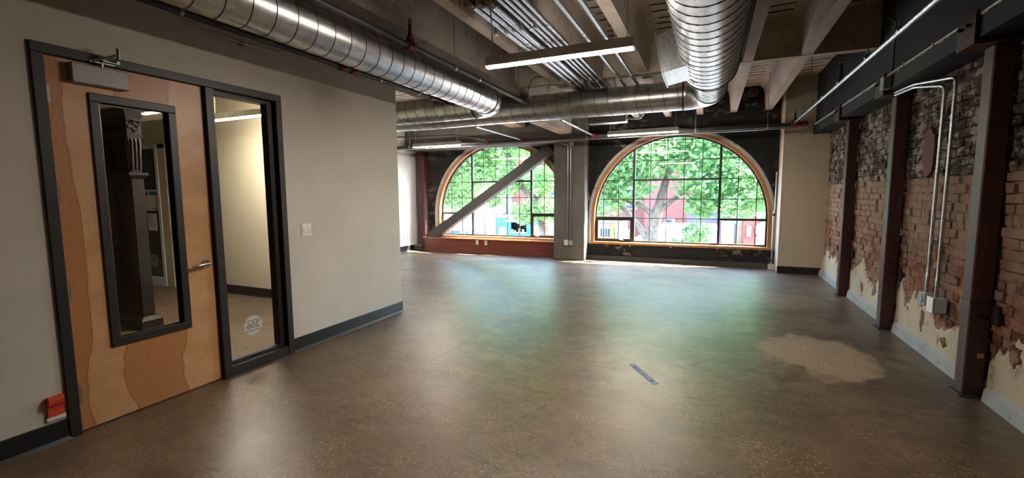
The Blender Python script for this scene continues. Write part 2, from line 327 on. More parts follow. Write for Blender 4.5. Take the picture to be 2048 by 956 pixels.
# ------------------------------------------------------------------ mesh helpers
class MB:
    def __init__(s): s.v = []; s.f = []; s.sm = []
    def add(s, vs, fs, smooth=False):
        o = len(s.v); s.v += [tuple(p) for p in vs]; s.f += [tuple(i+o for i in f) for f in fs]; s.sm += [smooth]*len(fs); return s
    def box(s, x0, x1, y0, y1, z0, z1):
        x0, x1 = min(x0, x1), max(x0, x1); y0, y1 = min(y0, y1), max(y0, y1); z0, z1 = min(z0, z1), max(z0, z1)
        return s.add([(x0,y0,z0),(x1,y0,z0),(x1,y1,z0),(x0,y1,z0),(x0,y0,z1),(x1,y0,z1),(x1,y1,z1),(x0,y1,z1)],
                     [(0,3,2,1),(4,5,6,7),(0,1,5,4),(1,2,6,5),(2,3,7,6),(3,0,4,7)])
    def bbox(s, x0, x1, y0, y1, z0, z1, b=.004):
        # box with chamfered edges along every axis (26-face rounded box)
        c = [(x0+x1)/2, (y0+y1)/2, (z0+z1)/2]; h = [abs(x1-x0)/2, abs(y1-y0)/2, abs(z1-z0)/2]
        b = min(b, min(h)*.8); bm = bmesh.new(); bmesh.ops.create_cube(bm, size=1)
        for v in bm.verts: v.co = Vector([c[i]+v.co[i]*2*h[i] for i in range(3)])
        bmesh.ops.bevel(bm, geom=list(bm.edges), offset=b, segments=1, affect='EDGES')
        bm.verts.index_update()
        s.add([v.co[:] for v in bm.verts], [[v.index for v in f.verts] for f in bm.faces]); bm.free(); return s
    def prism(s, poly, axis, a, b):
        # poly: 2D points in the plane of the two other axes (in order), extruded along axis from a to b
        n = len(poly)
        def P(p, q):
            return (q, p[0], p[1]) if axis == 0 else ((p[0], q, p[1]) if axis == 1 else (p[0], p[1], q))
        vs = [P(p, a) for p in poly] + [P(p, b) for p in poly]
        fs = [tuple(range(n))[::-1], tuple(range(n, 2*n))] + [(i, (i+1) % n, n+(i+1) % n, n+i) for i in range(n)]
        return s.add(vs, fs)
    def tube(s, pts, r, n=12, caps=True):
        pts = [Vector(p) for p in pts]; rs = r if isinstance(r, (list, tuple)) else [r]*len(pts)
        tang = []
        for i in range(len(pts)):
            d = (pts[min(i+1, len(pts)-1)] - pts[max(i-1, 0)]); tang.append(d.normalized())
        t0 = tang[0]; ref = Vector((0, 0, 1)) if abs(t0.z) < .9 else Vector((1, 0, 0))
        u = t0.cross(ref).normalized(); o = len(s.v); vs = []
        for i, p in enumerate(pts):
            if i:
                q = tang[i-1].rotation_difference(tang[i]); u = q @ u
            u = (u - tang[i]*u.dot(tang[i])).normalized(); vv = tang[i].cross(u)
            for k in range(n):
                a = 2*math.pi*k/n; vs.append(p + (u*math.cos(a) + vv*math.sin(a))*rs[i])
        fs = []
        for i in range(len(pts)-1):
            for k in range(n):
                fs.append((i*n+k, i*n+(k+1) % n, (i+1)*n+(k+1) % n, (i+1)*n+k))
        s.add(vs, fs, True)
        if caps:
            m = len(pts)
            s.add(vs[:n], [tuple(range(n))[::-1]]); s.add(vs[(m-1)*n:], [tuple(range(n))])
        return s
    def disc(s, c, axis, r, h, n=24):
        d = [0, 0, 0]; d[axis] = h/2; c = Vector(c)
        return s.tube([c-Vector(d), c+Vector(d)], r, n)
    def build(s, name, mat, parent=None, recalc=True, loc=None):
        me = bpy.data.meshes.new(name); me.from_pydata(s.v, [], s.f)
        me.polygons.foreach_set('use_smooth', s.sm)
        if recalc:
            bm = bmesh.new(); bm.from_mesh(me); bmesh.ops.recalc_face_normals(bm, faces=bm.faces); bm.to_mesh(me); bm.free()
        me.materials.append(M[mat] if isinstance(mat, str) else mat); me.update()
        return link(name, me, parent, loc)

def link(name, me, parent=None, loc=None):
    o = bpy.data.objects.new(name, me); C.objects.link(o)
    if loc is not None: o.location = loc
    if parent is not None:
        o.parent = parent
        if loc is None: o.location = -Vector(parent['_o']) if '_o' in parent else (0, 0, 0)
    return o

def tag(o, label, cat, group=None):
    o['label'] = label; o['category'] = cat
    if group: o['group'] = group
    return o
def struct(o): o['kind'] = 'structure'; return o
def thing(name, base, label, cat, group=None):
    o = bpy.data.objects.new(name, None); C.objects.link(o); o.location = base; o.empty_display_size = .1
    o['_o'] = [float(v) for v in base]; tag(o, label, cat, group); return o
def subparent(o, parent):     # sub-part: mesh coordinates are world, parent mesh carries its own offset
    o.parent = parent; o.location = (0, 0, 0); return o
def box(name, d, mat, parent=None, b=0):
    m = MB(); (m.bbox(*d, b) if b else m.box(*d)); return m.build(name, mat, parent)
def bend(pts, rad, n=7):
    pts = [Vector(p) for p in pts]; out = [pts[0]]
    for i in range(1, len(pts)-1):
        a, b, c = pts[i-1], pts[i], pts[i+1]
        p1 = b+(a-b).normalized()*min(rad, (a-b).length*.48); p2 = b+(c-b).normalized()*min(rad, (c-b).length*.48)
        for k in range(n+1):
            t_ = k/n; out.append(p1*(1-t_)**2+b*2*t_*(1-t_)+p2*t_*t_)
    out.append(pts[-1]); return out
def text_mesh(name, s, size, mat, matrix, parent=None, extrude=.0006, align='CENTER', sx=1.0):
    cu = bpy.data.curves.new('txt', 'FONT'); cu.body = s; cu.size = size; cu.align_x = align; cu.align_y = 'CENTER'; cu.extrude = extrude; cu.resolution_u = 3
    o = bpy.data.objects.new('txt', cu); C.objects.link(o); dg = bpy.context.evaluated_depsgraph_get()
    me = bpy.data.meshes.new_from_object(o.evaluated_get(dg)); bpy.data.objects.remove(o)
    me.transform(matrix @ Matrix.Diagonal((sx, 1, 1, 1))); me.name = name; me.materials.clear(); me.materials.append(M[mat])
    return link(name, me, parent)
def basis(o, x, y):
    x = Vector(x).normalized(); y = Vector(y).normalized(); z = x.cross(y); m = Matrix.Identity(4)
    for i in range(3): m[i][0], m[i][1], m[i][2], m[i][3] = x[i], y[i], z[i], o[i]
    return m

# ------------------------------------------------------------------ key dimensions
XL, XR, YF, YF1 = -3.62, 1.88, 10.15, 10.38      # left partition, brick wall, window wall (right bay), window wall (left bay)
ZS, ZJ = 3.57, 3.10                               # slab soffit, joist soffit
YC = 4.65                                         # end of the partition
XFL = -7.42                                       # far white wall
YB = -3.0                                         # wall behind the camera

# ------------------------------------------------------------------ floor, ceiling
fl = MB()
fl.box(-11.2, 2.2, YB-.2, 10.6, -.25, 0)
struct(fl.build('floor', 'floor'))
ce = struct(box('ceiling', (-11.2, 2.2, YB-.2, 10.7, ZS, ZS+.3), 'pan_slab'))
JX = [.965-.613*i for i in range(6)]
for jx in JX:
    poly = [(jx-.058, ZJ), (jx+.058, ZJ), (jx+.088, ZS-.15), (jx+.11, ZS-.06), (jx+.18, ZS+.001), (jx-.18, ZS+.001), (jx-.11, ZS-.06), (jx-.088, ZS-.15)]
    m = MB(); m.prism(poly, 1, YB, YF+.02); m.build('joist', 'conc_light', ce)
# ribs across the joists, a lip on each soffit edge; the pan ends behind them are flat
for yr in (6.42, .6):
    m = MB(); m.box(-2.76, 1.66, yr-.055, yr+.055, ZJ+.002, ZS); m.build('cross_rib', 'conc_light', ce)
    m = MB(); m.box(-2.76, 1.66, yr-.062, yr+.062, ZJ-.006, ZJ+.012); m.build('rib_soffit', 'conc_light', ce)
# closed pan ends next to the rib
# ------------------------------------------------------------------ window wall with two arches
def arch_pts(cx, zc, r, z0, n=48):
    pts = [(cx-r, z0)] + [(cx-r*math.cos(math.pi*k/n), zc+r*math.sin(math.pi*k/n)) for k in range(n+1)] + [(cx+r, z0)]
    return pts
def arch_wall(name, mat, x0, x1, z1, y0, y1, cx, zc, r, zsill, n=48):
    m = MB(); P = arch_pts(cx, zc, r, zsill, n)
    def quad(a, b, c, d): m.add([a, b, c, d], [(0, 1, 2, 3)])
    for y in (y0, y1):
        q = lambda xa, xb, za, zb: quad((xa, y, za), (xb, y, za), (xb, y, zb), (xa, y, zb))
        q(x0, cx-r, 0, z1); q(cx+r, x1, 0, z1); q(cx-r, cx+r, 0, zsill)
        for i in range(1, len(P)-2):
            (xa, za), (xb, zb) = P[i], P[i+1]; quad((xa, y, za), (xb, y, zb), (xb, y, z1), (xa, y, z1))
    for i in range(len(P)):
        a = P[i]; b = P[(i+1) % len(P)]; quad((a[0], y0, a[1]), (b[0], y0, b[1]), (b[0], y1, b[1]), (a[0], y1, a[1]))
    quad((x0, y0, 0), (x0, y1, 0), (x0, y1, z1), (x0, y0, z1)); quad((x1, y0, 0), (x1, y1, 0), (x1, y1, z1), (x1, y0, z1))
    quad((x0, y0, z1), (x1, y0, z1), (x1, y1, z1), (x0, y1, z1)); quad((x0, y0, 0), (x1, y0, 0), (x1, y1, 0), (x0, y1, 0))
    return m.build(name, mat)
W2 = dict(cx=-.695, zc=.98, r=1.87, zs=.36, y=YF)
W1 = dict(cx=-4.97, zc=.98, r=1.92, zs=.36, y=YF1)
wf2 = struct(arch_wall('wall_far_right', 'soot_wall', -2.7, 2.2, ZS, YF, YF+.36, W2['cx'], W2['zc'], W2['r'], W2['zs']))
wf1 = struct(arch_wall('wall_far_left', 'soot_rough', -7.6, -2.7, ZS, YF1, YF1+.36, W1['cx'], W1['zc'], W1['r'], W1['zs']))
# concrete footing ledge along the foot of the right bay
m = MB(); m.box(-2.58, 1.1, YF-.05, YF, 0, .10); m.build('footing', 'conc_dark', wf2)

def ring(m, cx, zc, ro, ri, zs, y0, y1, n=48, zso=None):
    zso = zs if zso is None else zso
    A = arch_pts(cx, zc, ro, zso, n); B = arch_pts(cx, zc, ri, zs, n)
    vs = [(x, y0, z) for x, z in A]+[(x, y0, z) for x, z in B]+[(x, y1, z) for x, z in A]+[(x, y1, z) for x, z in B]
    k = len(A); fs = []
    for i in range(k-1):
        fs += [(i, i+1, k+i+1, k+i), (2*k+i, 3*k+i, 3*k+i+1, 2*k+i+1), (i, 2*k+i, 2*k+i+1, i+1), (k+i, k+i+1, 3*k+i+1, 3*k+i)]
    fs += [(0, k, 3*k, 2*k), (k-1, 3*k-1, 4*k-1, 2*k-1)]
    m.add(vs, fs); return m

def clip_poly(poly, cx, zc, r, n=40):
    # clip a convex polygon to the upper half disc of radius r (straight jambs below zc)
    A = arch_pts(cx, zc, r, -5, n)
    for i in range(len(A)-1):
        (ax, az), (bx, bz) = A[i], A[i+1]
        ins = lambda p: (bx-ax)*(p[1]-az)-(bz-az)*(p[0]-ax) <= 1e-9
        out = []
        for j in range(len(poly)):
            p, q = poly[j], poly[(j+1) % len(poly)]
            if ins(p): out.append(p)
            if ins(p) != ins(q):
                d1 = (bx-ax)*(p[1]-az)-(bz-az)*(p[0]-ax); d2 = (bx-ax)*(q[1]-az)-(bz-az)*(q[0]-ax); tt = d1/(d1-d2)
                out.append((p[0]+(q[0]-p[0])*tt, p[1]+(q[1]-p[1])*tt))
        poly = out
        if len(poly) < 3: return []
    return poly

def make_window(idx, W, mx0, mx1, ztr, zlow, sash_side):
    cx, zc, r, zs, y = W['cx'], W['zc'], W['r'], W['zs'], W['y']
    ro, ri, rs = r-.055, r-.125, r-.155        # wood outer / inner, steel inner
    win = ring(MB(), cx, zc, ro, ri, zs+.04, y+.05, y+.24).build('window_%d' % idx, 'win_wood'); struct(win)
    ring(MB(), cx, zc, r+.004, ro-.002, zs, y+.015, y+.30).build('plaster_reveal', 'reveal_plaster', win)
    m = MB(); m.bbox(cx-ro-.015, cx+ro+.015, y-.015, y+.26, zs+.0, zs+.052, .006); m.build('sill', 'win_wood', win)
    yg = y+.20                                  # glazing plane
    m = ring(MB(), cx, zc, ri+.002, rs, zs+.05, yg-.03, yg+.03); m.box(cx-ri, cx+ri, yg-.03, yg+.03, zs+.05, zs+.085); m.build('steel_frame', 'steel_black', win)
    zb = zs+.085
    top = lambda x: zc+math.sqrt(max(0, rs*rs-(x-cx)**2))
    half = lambda z: rs if z <= zc else math.sqrt(max(0, rs*rs-(z-zc)**2))
    for mx in (mx0, mx1):
        box('mullion', (mx-.024, mx+.024, yg-.045, yg+.03, zb, top(mx)+.01), 'steel_black', win)
    box('transom', (mx0, mx1, yg-.042, yg+.03, ztr-.02, ztr+.02), 'steel_black', win)
    box('transom', (cx-half(zlow)-.01, mx0, yg-.042, yg+.03, zlow-.024, zlow+.024), 'steel_black', win)
    box('transom', (mx1, cx+half(zlow)+.01, yg-.042, yg+.03, zlow-.024, zlow+.024), 'steel_black', win)
    # opening sash with its own frame and latch
    sx0, sx1 = (cx-rs, mx0-.024) if sash_side < 0 else (mx1+.024, cx+rs)
    m = MB(); z0, z1 = zb, zlow-.024; f = .035
    m.box(sx0, sx1, yg-.055, yg+.02, z0, z0+f); m.box(sx0, sx1, yg-.055, yg+.02, z1-f, z1)
    m.box(sx0, sx0+f, yg-.055, yg+.02, z0+f, z1-f); m.box(sx1-f, sx1, yg-.055, yg+.02, z0+f, z1-f)
    sa = m.build('sash', 'steel_black', win)
    lx = (sx0*.3+sx1*.7) if sash_side < 0 else sx0+.12
    m = MB(); m.bbox(lx-.05, lx+.05, yg-.075, yg-.053, z0+.004, z0+.026, .004); m.tube([(lx, yg-.075, z0+.015), (lx+.03, yg-.11, z0+.01), (lx+.09, yg-.12, z0+.01)], .006, 8)
    m.build('latch', 'zinc', sa)
    xs = []
    s = (mx1-mx0)/5
    xs = [mx0-3*s*.97, mx0-2*s*.97, mx0-s*.97] + [mx0+s*k for k in range(6)] + [mx1+s*.98, mx1+2*s*.98, mx1+3*s*.98]
    xs = [cx-rs] + [x for x in xs if cx-rs+.06 < x < cx+rs-.06] + [cx+rs]
    st = (ztr-zlow)/2
    zl = [zb, zlow, zlow+st, ztr, ztr+st, ztr+2*st, zc+rs+.01]
    zl = [z for z in zl if z < zc+rs-.05] + [zc+rs+.01]
    for x in xs[1:-1]:
        if abs(x-mx0) < .01 or abs(x-mx1) < .01: continue
        box('muntin', (x-.0075, x+.0075, yg-.009, yg+.008, zb, top(x)+.008), 'steel_black', win)
    for z in zl[1:-1]:
        for a, b in ((cx-half(z), mx0), (mx0, mx1), (mx1, cx+half(z))):
            if b-a < .05: continue
            if abs(z-zlow) < .01 and not (a == mx0): continue
            if abs(z-ztr) < .01 and a == mx0: continue
            box('muntin', (a-.006, b+.006, yg-.008, yg+.007, z-.0075, z+.0075), 'steel_black', win)
    for i in range(len(xs)-1):
        for j in range(len(zl)-1):
            p = clip_poly([(xs[i], zl[j]), (xs[i], zl[j+1]), (xs[i+1], zl[j+1]), (xs[i+1], zl[j])][::-1], cx, zc, rs)
            if len(p) < 3: continue
            ar = abs(sum(p[k][0]*p[(k+1) % len(p)][1]-p[(k+1) % len(p)][0]*p[k][1] for k in range(len(p))))/2
            if ar < .002: continue
            m = MB(); m.prism(p, 1, yg-.003, yg+.003); m.build('pane', 'glass', win)
    return win
win1 = make_window(1, W1, -5.80, -4.12, 1.83, 1.005, +1)
win2 = make_window(2, W2, -1.58, .16, 1.795, .955, -1)
# small copper blocks under the right sill
for x in (-1.62, -.76, .15):
    box('sill_block', (x-.02, x+.02, YF-.022, YF+.02, W2['zs']-.028, W2['zs']+.002), 'win_wood', win2)

# ------------------------------------------------------------------ partition (left wall) and hall
m = MB()
m.box(XL-.12, XL, YB, 1.335, 0, ZS); m.box(XL-.12, XL, 2.978, YC, 0, ZS); m.box(XL-.12, XL, 1.335, 2.978, 2.395, ZS)
wl = struct(m.build('wall_left', 'wall_paint'))
struct(box('wall_back', (-11.2, 2.2, YB-.2, YB, 0, ZS), 'wall_paint'))
m = MB(); m.box(-11.2, XL-.12, YC-.12, YC, 0, ZS)
wh = struct(m.build('wall_hall_end', 'hall_paint'))
struct(box('wall_hall_far', (-11.2, -11.0, YB, YC-.12, 0, ZS), 'hall_paint'))
struct(box('ceiling_hall', (-11.0, XL-.12, YB, YC-.12, 3.02, 3.10), 'hall_paint'))
struct(box('wall_left_far', (-7.62, XFL, YC, YF1+.2, 0, ZS), 'white_paint'))
def baseb(name, d): return struct(box(name, d, 'base_black', None, .004))
def cove(name, axis, a, b, face, sgn, h=.135):
    # vinyl cove base: thin board with a flared toe
    prof = [(0, 0), (.024, 0), (.020, .006), (.008, .022), (.006, h-.004), (.004, h), (0, h)]
    m = MB()
    if axis == 1: m.prism([(face+sgn*p, z) for p, z in prof], 1, a, b)
    else: m.prism([(face+sgn*p, z) for p, z in prof], 0, a, b)
    return struct(m.build(name, 'base_black'))
cove('baseboard_left_near', 1, YB, 1.335, XL, 1)
cove('baseboard_left', 1, 2.978, YC+.006, XL, 1)
cove('baseboard_partition_end', 0, -7.4, XL+.006, YC, 1)
cove('baseboard_hall', 0, -7.11, XL-.13, YC-.12, -1)
cove('baseboard_left_far', 1, YC, YF1-.05, XFL, 1, .15)

# ------------------------------------------------------------------ right brick wall
wr = struct(box('wall_right', (XR+.012, 2.2, YB, YF, 0, ZS), 'mortar'))
def brick_mesh(seed):
    rnd = random.Random(seed); bm = bmesh.new(); bmesh.ops.create_cube(bm, size=1)
    bmesh.ops.subdivide_edges(bm, edges=[e for e in bm.edges if abs(e.verts[0].co.y-e.verts[1].co.y) > .5], cuts=2)
    bmesh.ops.bevel(bm, geom=[e for e in bm.edges if all(v.co.x < 0 for v in e.verts) and (abs(e.verts[0].co.z-e.verts[1].co.z) < .1 and abs(e.verts[0].co.z) > .4 or abs(e.verts[0].co.y) > .45 and abs(e.verts[1].co.y) > .45)], offset=.08, segments=1, affect='EDGES')
    for v in bm.verts:
        v.co += Vector((rnd.uniform(-.09, .09), rnd.uniform(-.03, .03), rnd.uniform(-.09, .09)))
    me = bpy.data.meshes.new('brick'); bm.to_mesh(me); bm.free(); me.materials.append(M['brick']); return me
BM = [brick_mesh(i) for i in range(8)]
CH = .0755; courses = []
rb = random.Random(3)
z = .125; row = 0; bricks = []
holes = [(5.55, 1.93, .12, .26), (6.45, 1.86, .10, .26)]
while z+CH < 2.60:
    head = (row % 6 == 3); L = .105 if head else .213
    yy = 1.6-(L/2 if row % 2 else 0)
    while yy < 9.62:
        wy = L-.011; zc_ = z+CH/2; yc_ = yy+L/2
        d = math.hypot(1.88, yc_)
        x_out = rb.uniform(-.003, .018)
        if not (.55 > zc_ and rb.random() < .0):
            if yc_+wy/2 < 9.61:
                # a few bricks broken back
                if rb.random() < .07: x_out = -.016
                bricks.append((yc_, zc_, wy, CH-.010, x_out))
        yy += L
    z += CH; row += 1
vis = sorted([b for b in bricks if b[0] > 3.35 and b[1] > .42], key=lambda b: b[0]+abs(b[1]-1.3)*.2)
front = set(vis[:300])
stuff = MB()
for k, b in enumerate(bricks):
    yc_, zc_, wy, hz_, xo = b
    me = BM[k % 8]; xc = XR+.012-.012-xo*.5+.012; dx = .05+xo
    cxb = XR+.016-xo/2+.01
    if b in front:
        o = link('brick', me, wr, (cxb, yc_, zc_)); o.scale = (dx, wy, hz_); o.rotation_euler = (rb.uniform(-.01, .01), rb.uniform(-.02, .02), rb.uniform(-.02, .02))
    else:
        stuff.add([(cxb+v.co.x*dx, yc_+v.co.y*wy, zc_+v.co.z*hz_) for v in me.vertices], [tuple(p.vertices) for p in me.polygons])
so = stuff.build('brick_field', 'brick', wr, recalc=False); so['kind'] = 'stuff'
# lime plaster left along the foot of the wall
def plaster(y0, y1, seed, z0=.10, base=.42, amp=.22):
    m = MB(); n = int((y1-y0)/.022); cols = []
    for i in range(n+1):
        y = y0+(y1-y0)*i/n
        zt = base+amp*(mnoise.noise(Vector((y*1.7, seed, 0)))+.5*mnoise.noise(Vector((y*6, seed, 1)))+.25*mnoise.noise(Vector((y*17, seed, 2)))+.10*mnoise.noise(Vector((y*38, seed, 3))))
        zt = max(z0+.05, zt); cols.append((y, zt))
    K = 9; vs = []; fs = []
    for i, (y, zt) in enumerate(cols):
        for k in range(K+1):
            z = z0+(zt-z0)*k/K; x = XR-.020+.006*mnoise.noise(Vector((y*4, z*4, seed)))+(.012 if k == K else 0)
            vs.append((x, y, z))
        vs.append((XR+.02, y, zt+.004))
    R_ = K+2
    for i in range(len(cols)-1):
        for k in range(K+1): fs.append((i*R_+k, (i+1)*R_+k, (i+1)*R_+k+1, i*R_+k+1))
    m.add(vs, fs, True); return m.build('plaster', 'wall_plaster', wr)
plaster(1.6, 4.22, 1, base=.40, amp=.42); plaster(4.38, 6.0, 2, base=.44, amp=.38); plaster(6.16, 7.77, 3, base=.44, amp=.30); plaster(7.93, 9.6, 4, base=.40, amp=.3)
def blob(name, mat, cy_, cz_, ry, rz, seed, x=XR-.026, parent=wr, ja=.22):
    pts = []
    for k in range(36):
        a = 2*math.pi*k/36; j = 1+ja*mnoise.noise(Vector((math.cos(a)*1.6, math.sin(a)*1.6, seed)))+ja*.6*mnoise.noise(Vector((math.cos(a)*5, math.sin(a)*5, seed)))
        pts.append((cy_+ry*j*math.cos(a), cz_+rz*j*math.sin(a)))
    m = MB(); m.prism(pts, 0, x, XR+.02); return m.build(name, mat, parent)
blob('brick_patch', 'patch_red', 5.50, 1.87, .13, .22, 3.3); blob('brick_patch', 'patch_red', 6.36, 1.78, .13, .27, 8.1)
for yy_, zz_, a_, b_ in ((3.62, .30, .07, .05), (4.9, .22, .05, .035), (5.35, .30, .035, .09), (6.7, .33, .06, .07), (7.2, .25, .05, .05), (8.4, .3, .08, .06), (3.95, .42, .05, .07), (4.62, .36, .04, .06)):
    blob('exposed_patch', 'brick', yy_, zz_, a_, b_, yy_*3.1, XR-.027, wr, .7)
# concrete curb
for a, b in ((YB, 4.20), (4.40, 5.98), (6.18, 7.75), (7.95, 9.62)):
    m = MB(); m.prism([(XR-.055, 0), (XR-.045, .085), (XR-.02, .115), (XR+.02, .118), (XR+.02, 0)], 1, a, b); m.build('curb', 'curb_conc', wr)

# girder above the brick wall
gb = thing('girder', (1.9, 3.3, 2.53), 'black painted concrete girder above the exposed brick wall', 'beam')
box('girder_web', (1.655, XR+.01, YB, 9.62, 2.66, ZS), 'girder_black', gb)
m = MB(); m.box(1.62, XR+.01, YB, 9.615, 2.535, 2.68); m.build('girder_flange', 'girder_black', gb)
m = MB()
for i in range(120):
    y = YB+.2+i*.105+random.uniform(0, .05); m.box(1.6185, 1.64, y, y+random.uniform(.01, .09), 2.665+random.uniform(0, .014), 2.6835)
m.build('flaking_edge', 'conc_light', gb)['kind'] = 'stuff'
# joist pocket wedge and beam pads
co = thing('conduit', (1.60, 3, 2.69), 'thin white conduit clipped along the step of the black girder', 'conduit')
m = MB(); m.tube([(1.628, YB+.1, 2.697), (1.628, 9.5, 2.697)], .011, 8); m.build('pipe', 'white_plastic', co)
for y in [2.4+.62*i for i in range(11)]:
    box('clip', (1.612, 1.656, y-.012, y+.012, 2.682, 2.712), 'white_plastic', co)

# steel posts with brackets
for i, (y0, lab) in enumerate(((4.22, 'maroon square steel post bearing a small yellow label, foot close to the conduit boxes'),
                               (6.0, 'maroon square steel post between the oval brick patch and the pair of conduits'),
                               (7.77, 'maroon square steel post next to the beige boxed column'),
                               (2.42, 'maroon square steel post along the brick wall nearest the room entrance'))):
    p = thing('steel_post', (1.77, y0+.075, 0), lab, 'post', 'maroon steel posts along the brick wall')
    m = MB(); m.bbox(1.735, 1.855, y0+.02, y0+.15, .012, 2.50, .008); m.build('shaft', 'maroon', p)
    box('base_plate', (1.715, 1.87, y0, y0+.17, 0, .014), 'pipe_black', p)
    m = MB(); m.box(1.598, 1.87, y0-.05, y0+.20, 2.498, 2.520); m.box(1.598, 1.616, y0-.05, y0+.20, 2.52, 2.72); m.box(1.616, 1.87, y0+.19, y0+.20, 2.52, 2.535)
    br = m.build('bracket', 'maroon', p)
    for dy in (.02, .13):
        m = MB(); m.tube([(1.60, y0+dy, 2.64), (1.57, y0+dy, 2.64)], .014, 6); subparent(m.build('bolt', 'maroon'), br)
    st = MB(); st.tube([(1.77, y0+.012, .62), (1.86, y0+.012, .62)], .006, 6); st.box(1.85, 1.885, y0-.07, y0-.0, .56, .70)
    st.build('wall_tie', 'steel_black', p)
    box('weld_strap', (1.731, 1.858, y0+.017, y0+.153, .70, .712), 'maroon', p)
    if i == 0:
        box('sticker', (1.80, 1.835, y0+.016, y0+.021, .30, .335), M['ext_yellow'], p)['label'] = 'small yellowed label'

# conduits with outlet boxes on the brick wall
for (y, ztop, yt, zb, nm, lab) in ((5.14, 2.41, 5.40, .60, 'outlet_box', 'shorter galvanized conduit dropping to the round-cover box on the brick wall'),
                                   (4.95, 2.44, 5.42, .59, 'outlet_box', 'taller galvanized conduit dropping to the square white-cover box on the brick wall')):
    k = thing('conduit_run', (1.80, y, zb), lab, 'conduit', 'vertical conduits on the brick wall')
    m = MB(); m.tube(bend([(1.80, y, zb), (1.80, y, zb+.12), (1.81, y+.02, zb+.20), (1.815, y+.02, ztop), (1.70, yt+.06, ztop+.06), (1.69, yt+.5, ztop+.075)], .05), .0135, 10); m.build('pipe', 'galv', k)
    for zz in (1.05, 1.25 if y > 5 else 1.24, 2.1):
        m = MB(); m.tube([(1.815, y+.02, zz), (1.815, y+.02, zz+.02)], .018, 10); m.box(1.815, 1.86, y+.015, y+.05, zz+.004, zz+.016); m.build('strap', 'zinc', k)
b1 = thing('outlet_box', (1.80, 5.14, .5), 'grey metal outlet box with a round cover below the conduit', 'outlet box')
box('box_body', (1.765, 1.86, 5.08, 5.195, .485, .60), 'grey_plastic', b1, .006)
m = MB(); m.disc((1.762, 5.137, .542), 0, .042, .012); m.build('cover', 'zinc', b1)
b2 = thing('outlet_box', (1.80, 4.95, .48), 'grey metal outlet box with a square white cover below the conduit', 'outlet box')
box('box_body', (1.768, 1.862, 4.895, 5.005, .465, .59), 'grey_plastic', b2, .006)
box('cover', (1.760, 1.768, 4.89, 5.01, .46, .595), 'white_plastic', b2, .003)
jb = thing('junction_box', (1.60, 5.85, 2.6), 'small grey junction box on the black girder face', 'junction box')
box('box_body', (1.56, 1.622, 5.80, 5.90, 2.54, 2.66), 'grey_plastic', jb, .005)
box('cover', (1.555, 1.561, 5.795, 5.905, 2.535, 2.665), 'zinc', jb, .002)
m = MB(); m.tube(bend([(1.63, 5.82, 2.655), (1.63, 5.82, 3.2), (1.50, 5.70, 3.22)], .06), .008, 8)
tag(m.build('conduit_riser', 'pipe_black'), 'dark thin conduit rising from the junction box on the girder', 'conduit')

# ------------------------------------------------------------------ columns and beams at the window wall
cc = thing('concrete_column', (-2.93, 10.0, 0), 'grey concrete column between the two arched windows', 'column')
m = MB(); m.bbox(-3.30, -2.575, 9.85, YF1+.1, 0, 2.665, .012); m.build('shaft', 'conc_grey', cc)
bm_ = thing('concrete_beam', (-5, 10.1, 2.66), 'grey concrete beam crossing in front of the left arch top', 'beam')
m = MB(); m.bbox(XFL, -2.575, 9.85, YF1+.02, 2.665, ZS, .012); m.build('beam_body', 'conc_grey', bm_)
hb = thing('concrete_haunch', (-3.02, 9, 2.84), 'pale board-marked concrete haunch framing into the beam above the column', 'beam')
m = MB(); m.prism([(8.0, 2.835), (9.86, 2.835), (9.86, ZS), (8.0, ZS)], 0, -3.16, -2.89); m.build('haunch_body', 'conc_light', hb)
gl_ = thing('partition_girder', (-3.1, 2, 3.05), 'brown-grey concrete girder above the partition and round duct', 'beam')
m = MB(); m.box(-3.62, -2.75, YB, 7.99, 3.14, ZS); m.build('girder_web', 'conc_brown', gl_)
m = MB(); m.box(-3.62, -2.70, YB, 7.99, 3.055, 3.14); m.build('girder_flange', 'conc_brown', gl_)
sb = thing('slab_beam', (-4.15, 7, 2.99), 'rough concrete beam running past the end of the partition', 'beam')
m = MB(); m.box(-4.35, -4.0, YC, 9.84, 3.055, ZS); m.build('beam_body', 'conc_light', sb)

wc = thing('boxed_column', (1.53, 9.9, 0), 'beige drywall boxed column in the corner by the brick wall', 'column')
m = MB(); m.box(1.18, XR+.02, 9.62, YF+.02, 0, ZS); m.build('shaft', 'beige_paint', wc)
m = MB(); m.box(1.176, 1.192, 9.616, 9.632, .13, ZS); m.build('corner_bead', 'beige_paint', wc)
m = MB(); m.prism([(9.62-p, z) for p, z in [(0, 0), (.024, 0), (.008, .022), (.006, .13), (0, .135)]], 0, 1.17, XR-.03); m.build('base_strip', 'base_black', wc)
# far-left post in the corner
cp_ = thing('corner_post', (-7.25, 10.15, 0), 'dark maroon steel post in the corner by the wooden bench', 'post')
m = MB(); m.bbox(-7.30, -7.06, 10.16, 10.36, .012, 2.66, .008); m.build('shaft', 'maroon', cp_)
box('base_plate', (-7.36, -7.0, 10.10, 10.375, 0, .014), 'conc_dark', cp_)
for z in (.05, .10, .15): box('shim', (-7.37, -7.14, 10.06, 10.16, z-.012, z+.008), 'conc_grey', cp_)
dp = thing('drain_pipe', (1.13, 10.1, 0), 'thin grey pipe rising beside the beige boxed column', 'pipe')
m = MB(); m.tube([(1.13, 10.09, .09), (1.13, 10.09, 1.1), (1.15, 10.11, 1.18), (1.15, 10.11, 1.9)], .016, 10); m.build('pipe', 'zinc', dp)
box('pipe_base', (1.07, 1.175, 10.02, 10.14, 0, .10), 'conc_light', dp)
for z in (.16, 1.05): 
    m = MB(); m.tube([(1.13, 10.09, z), (1.13, 10.09, z+.04)], .026, 10); m.build('coupling', 'pipe_black', dp)

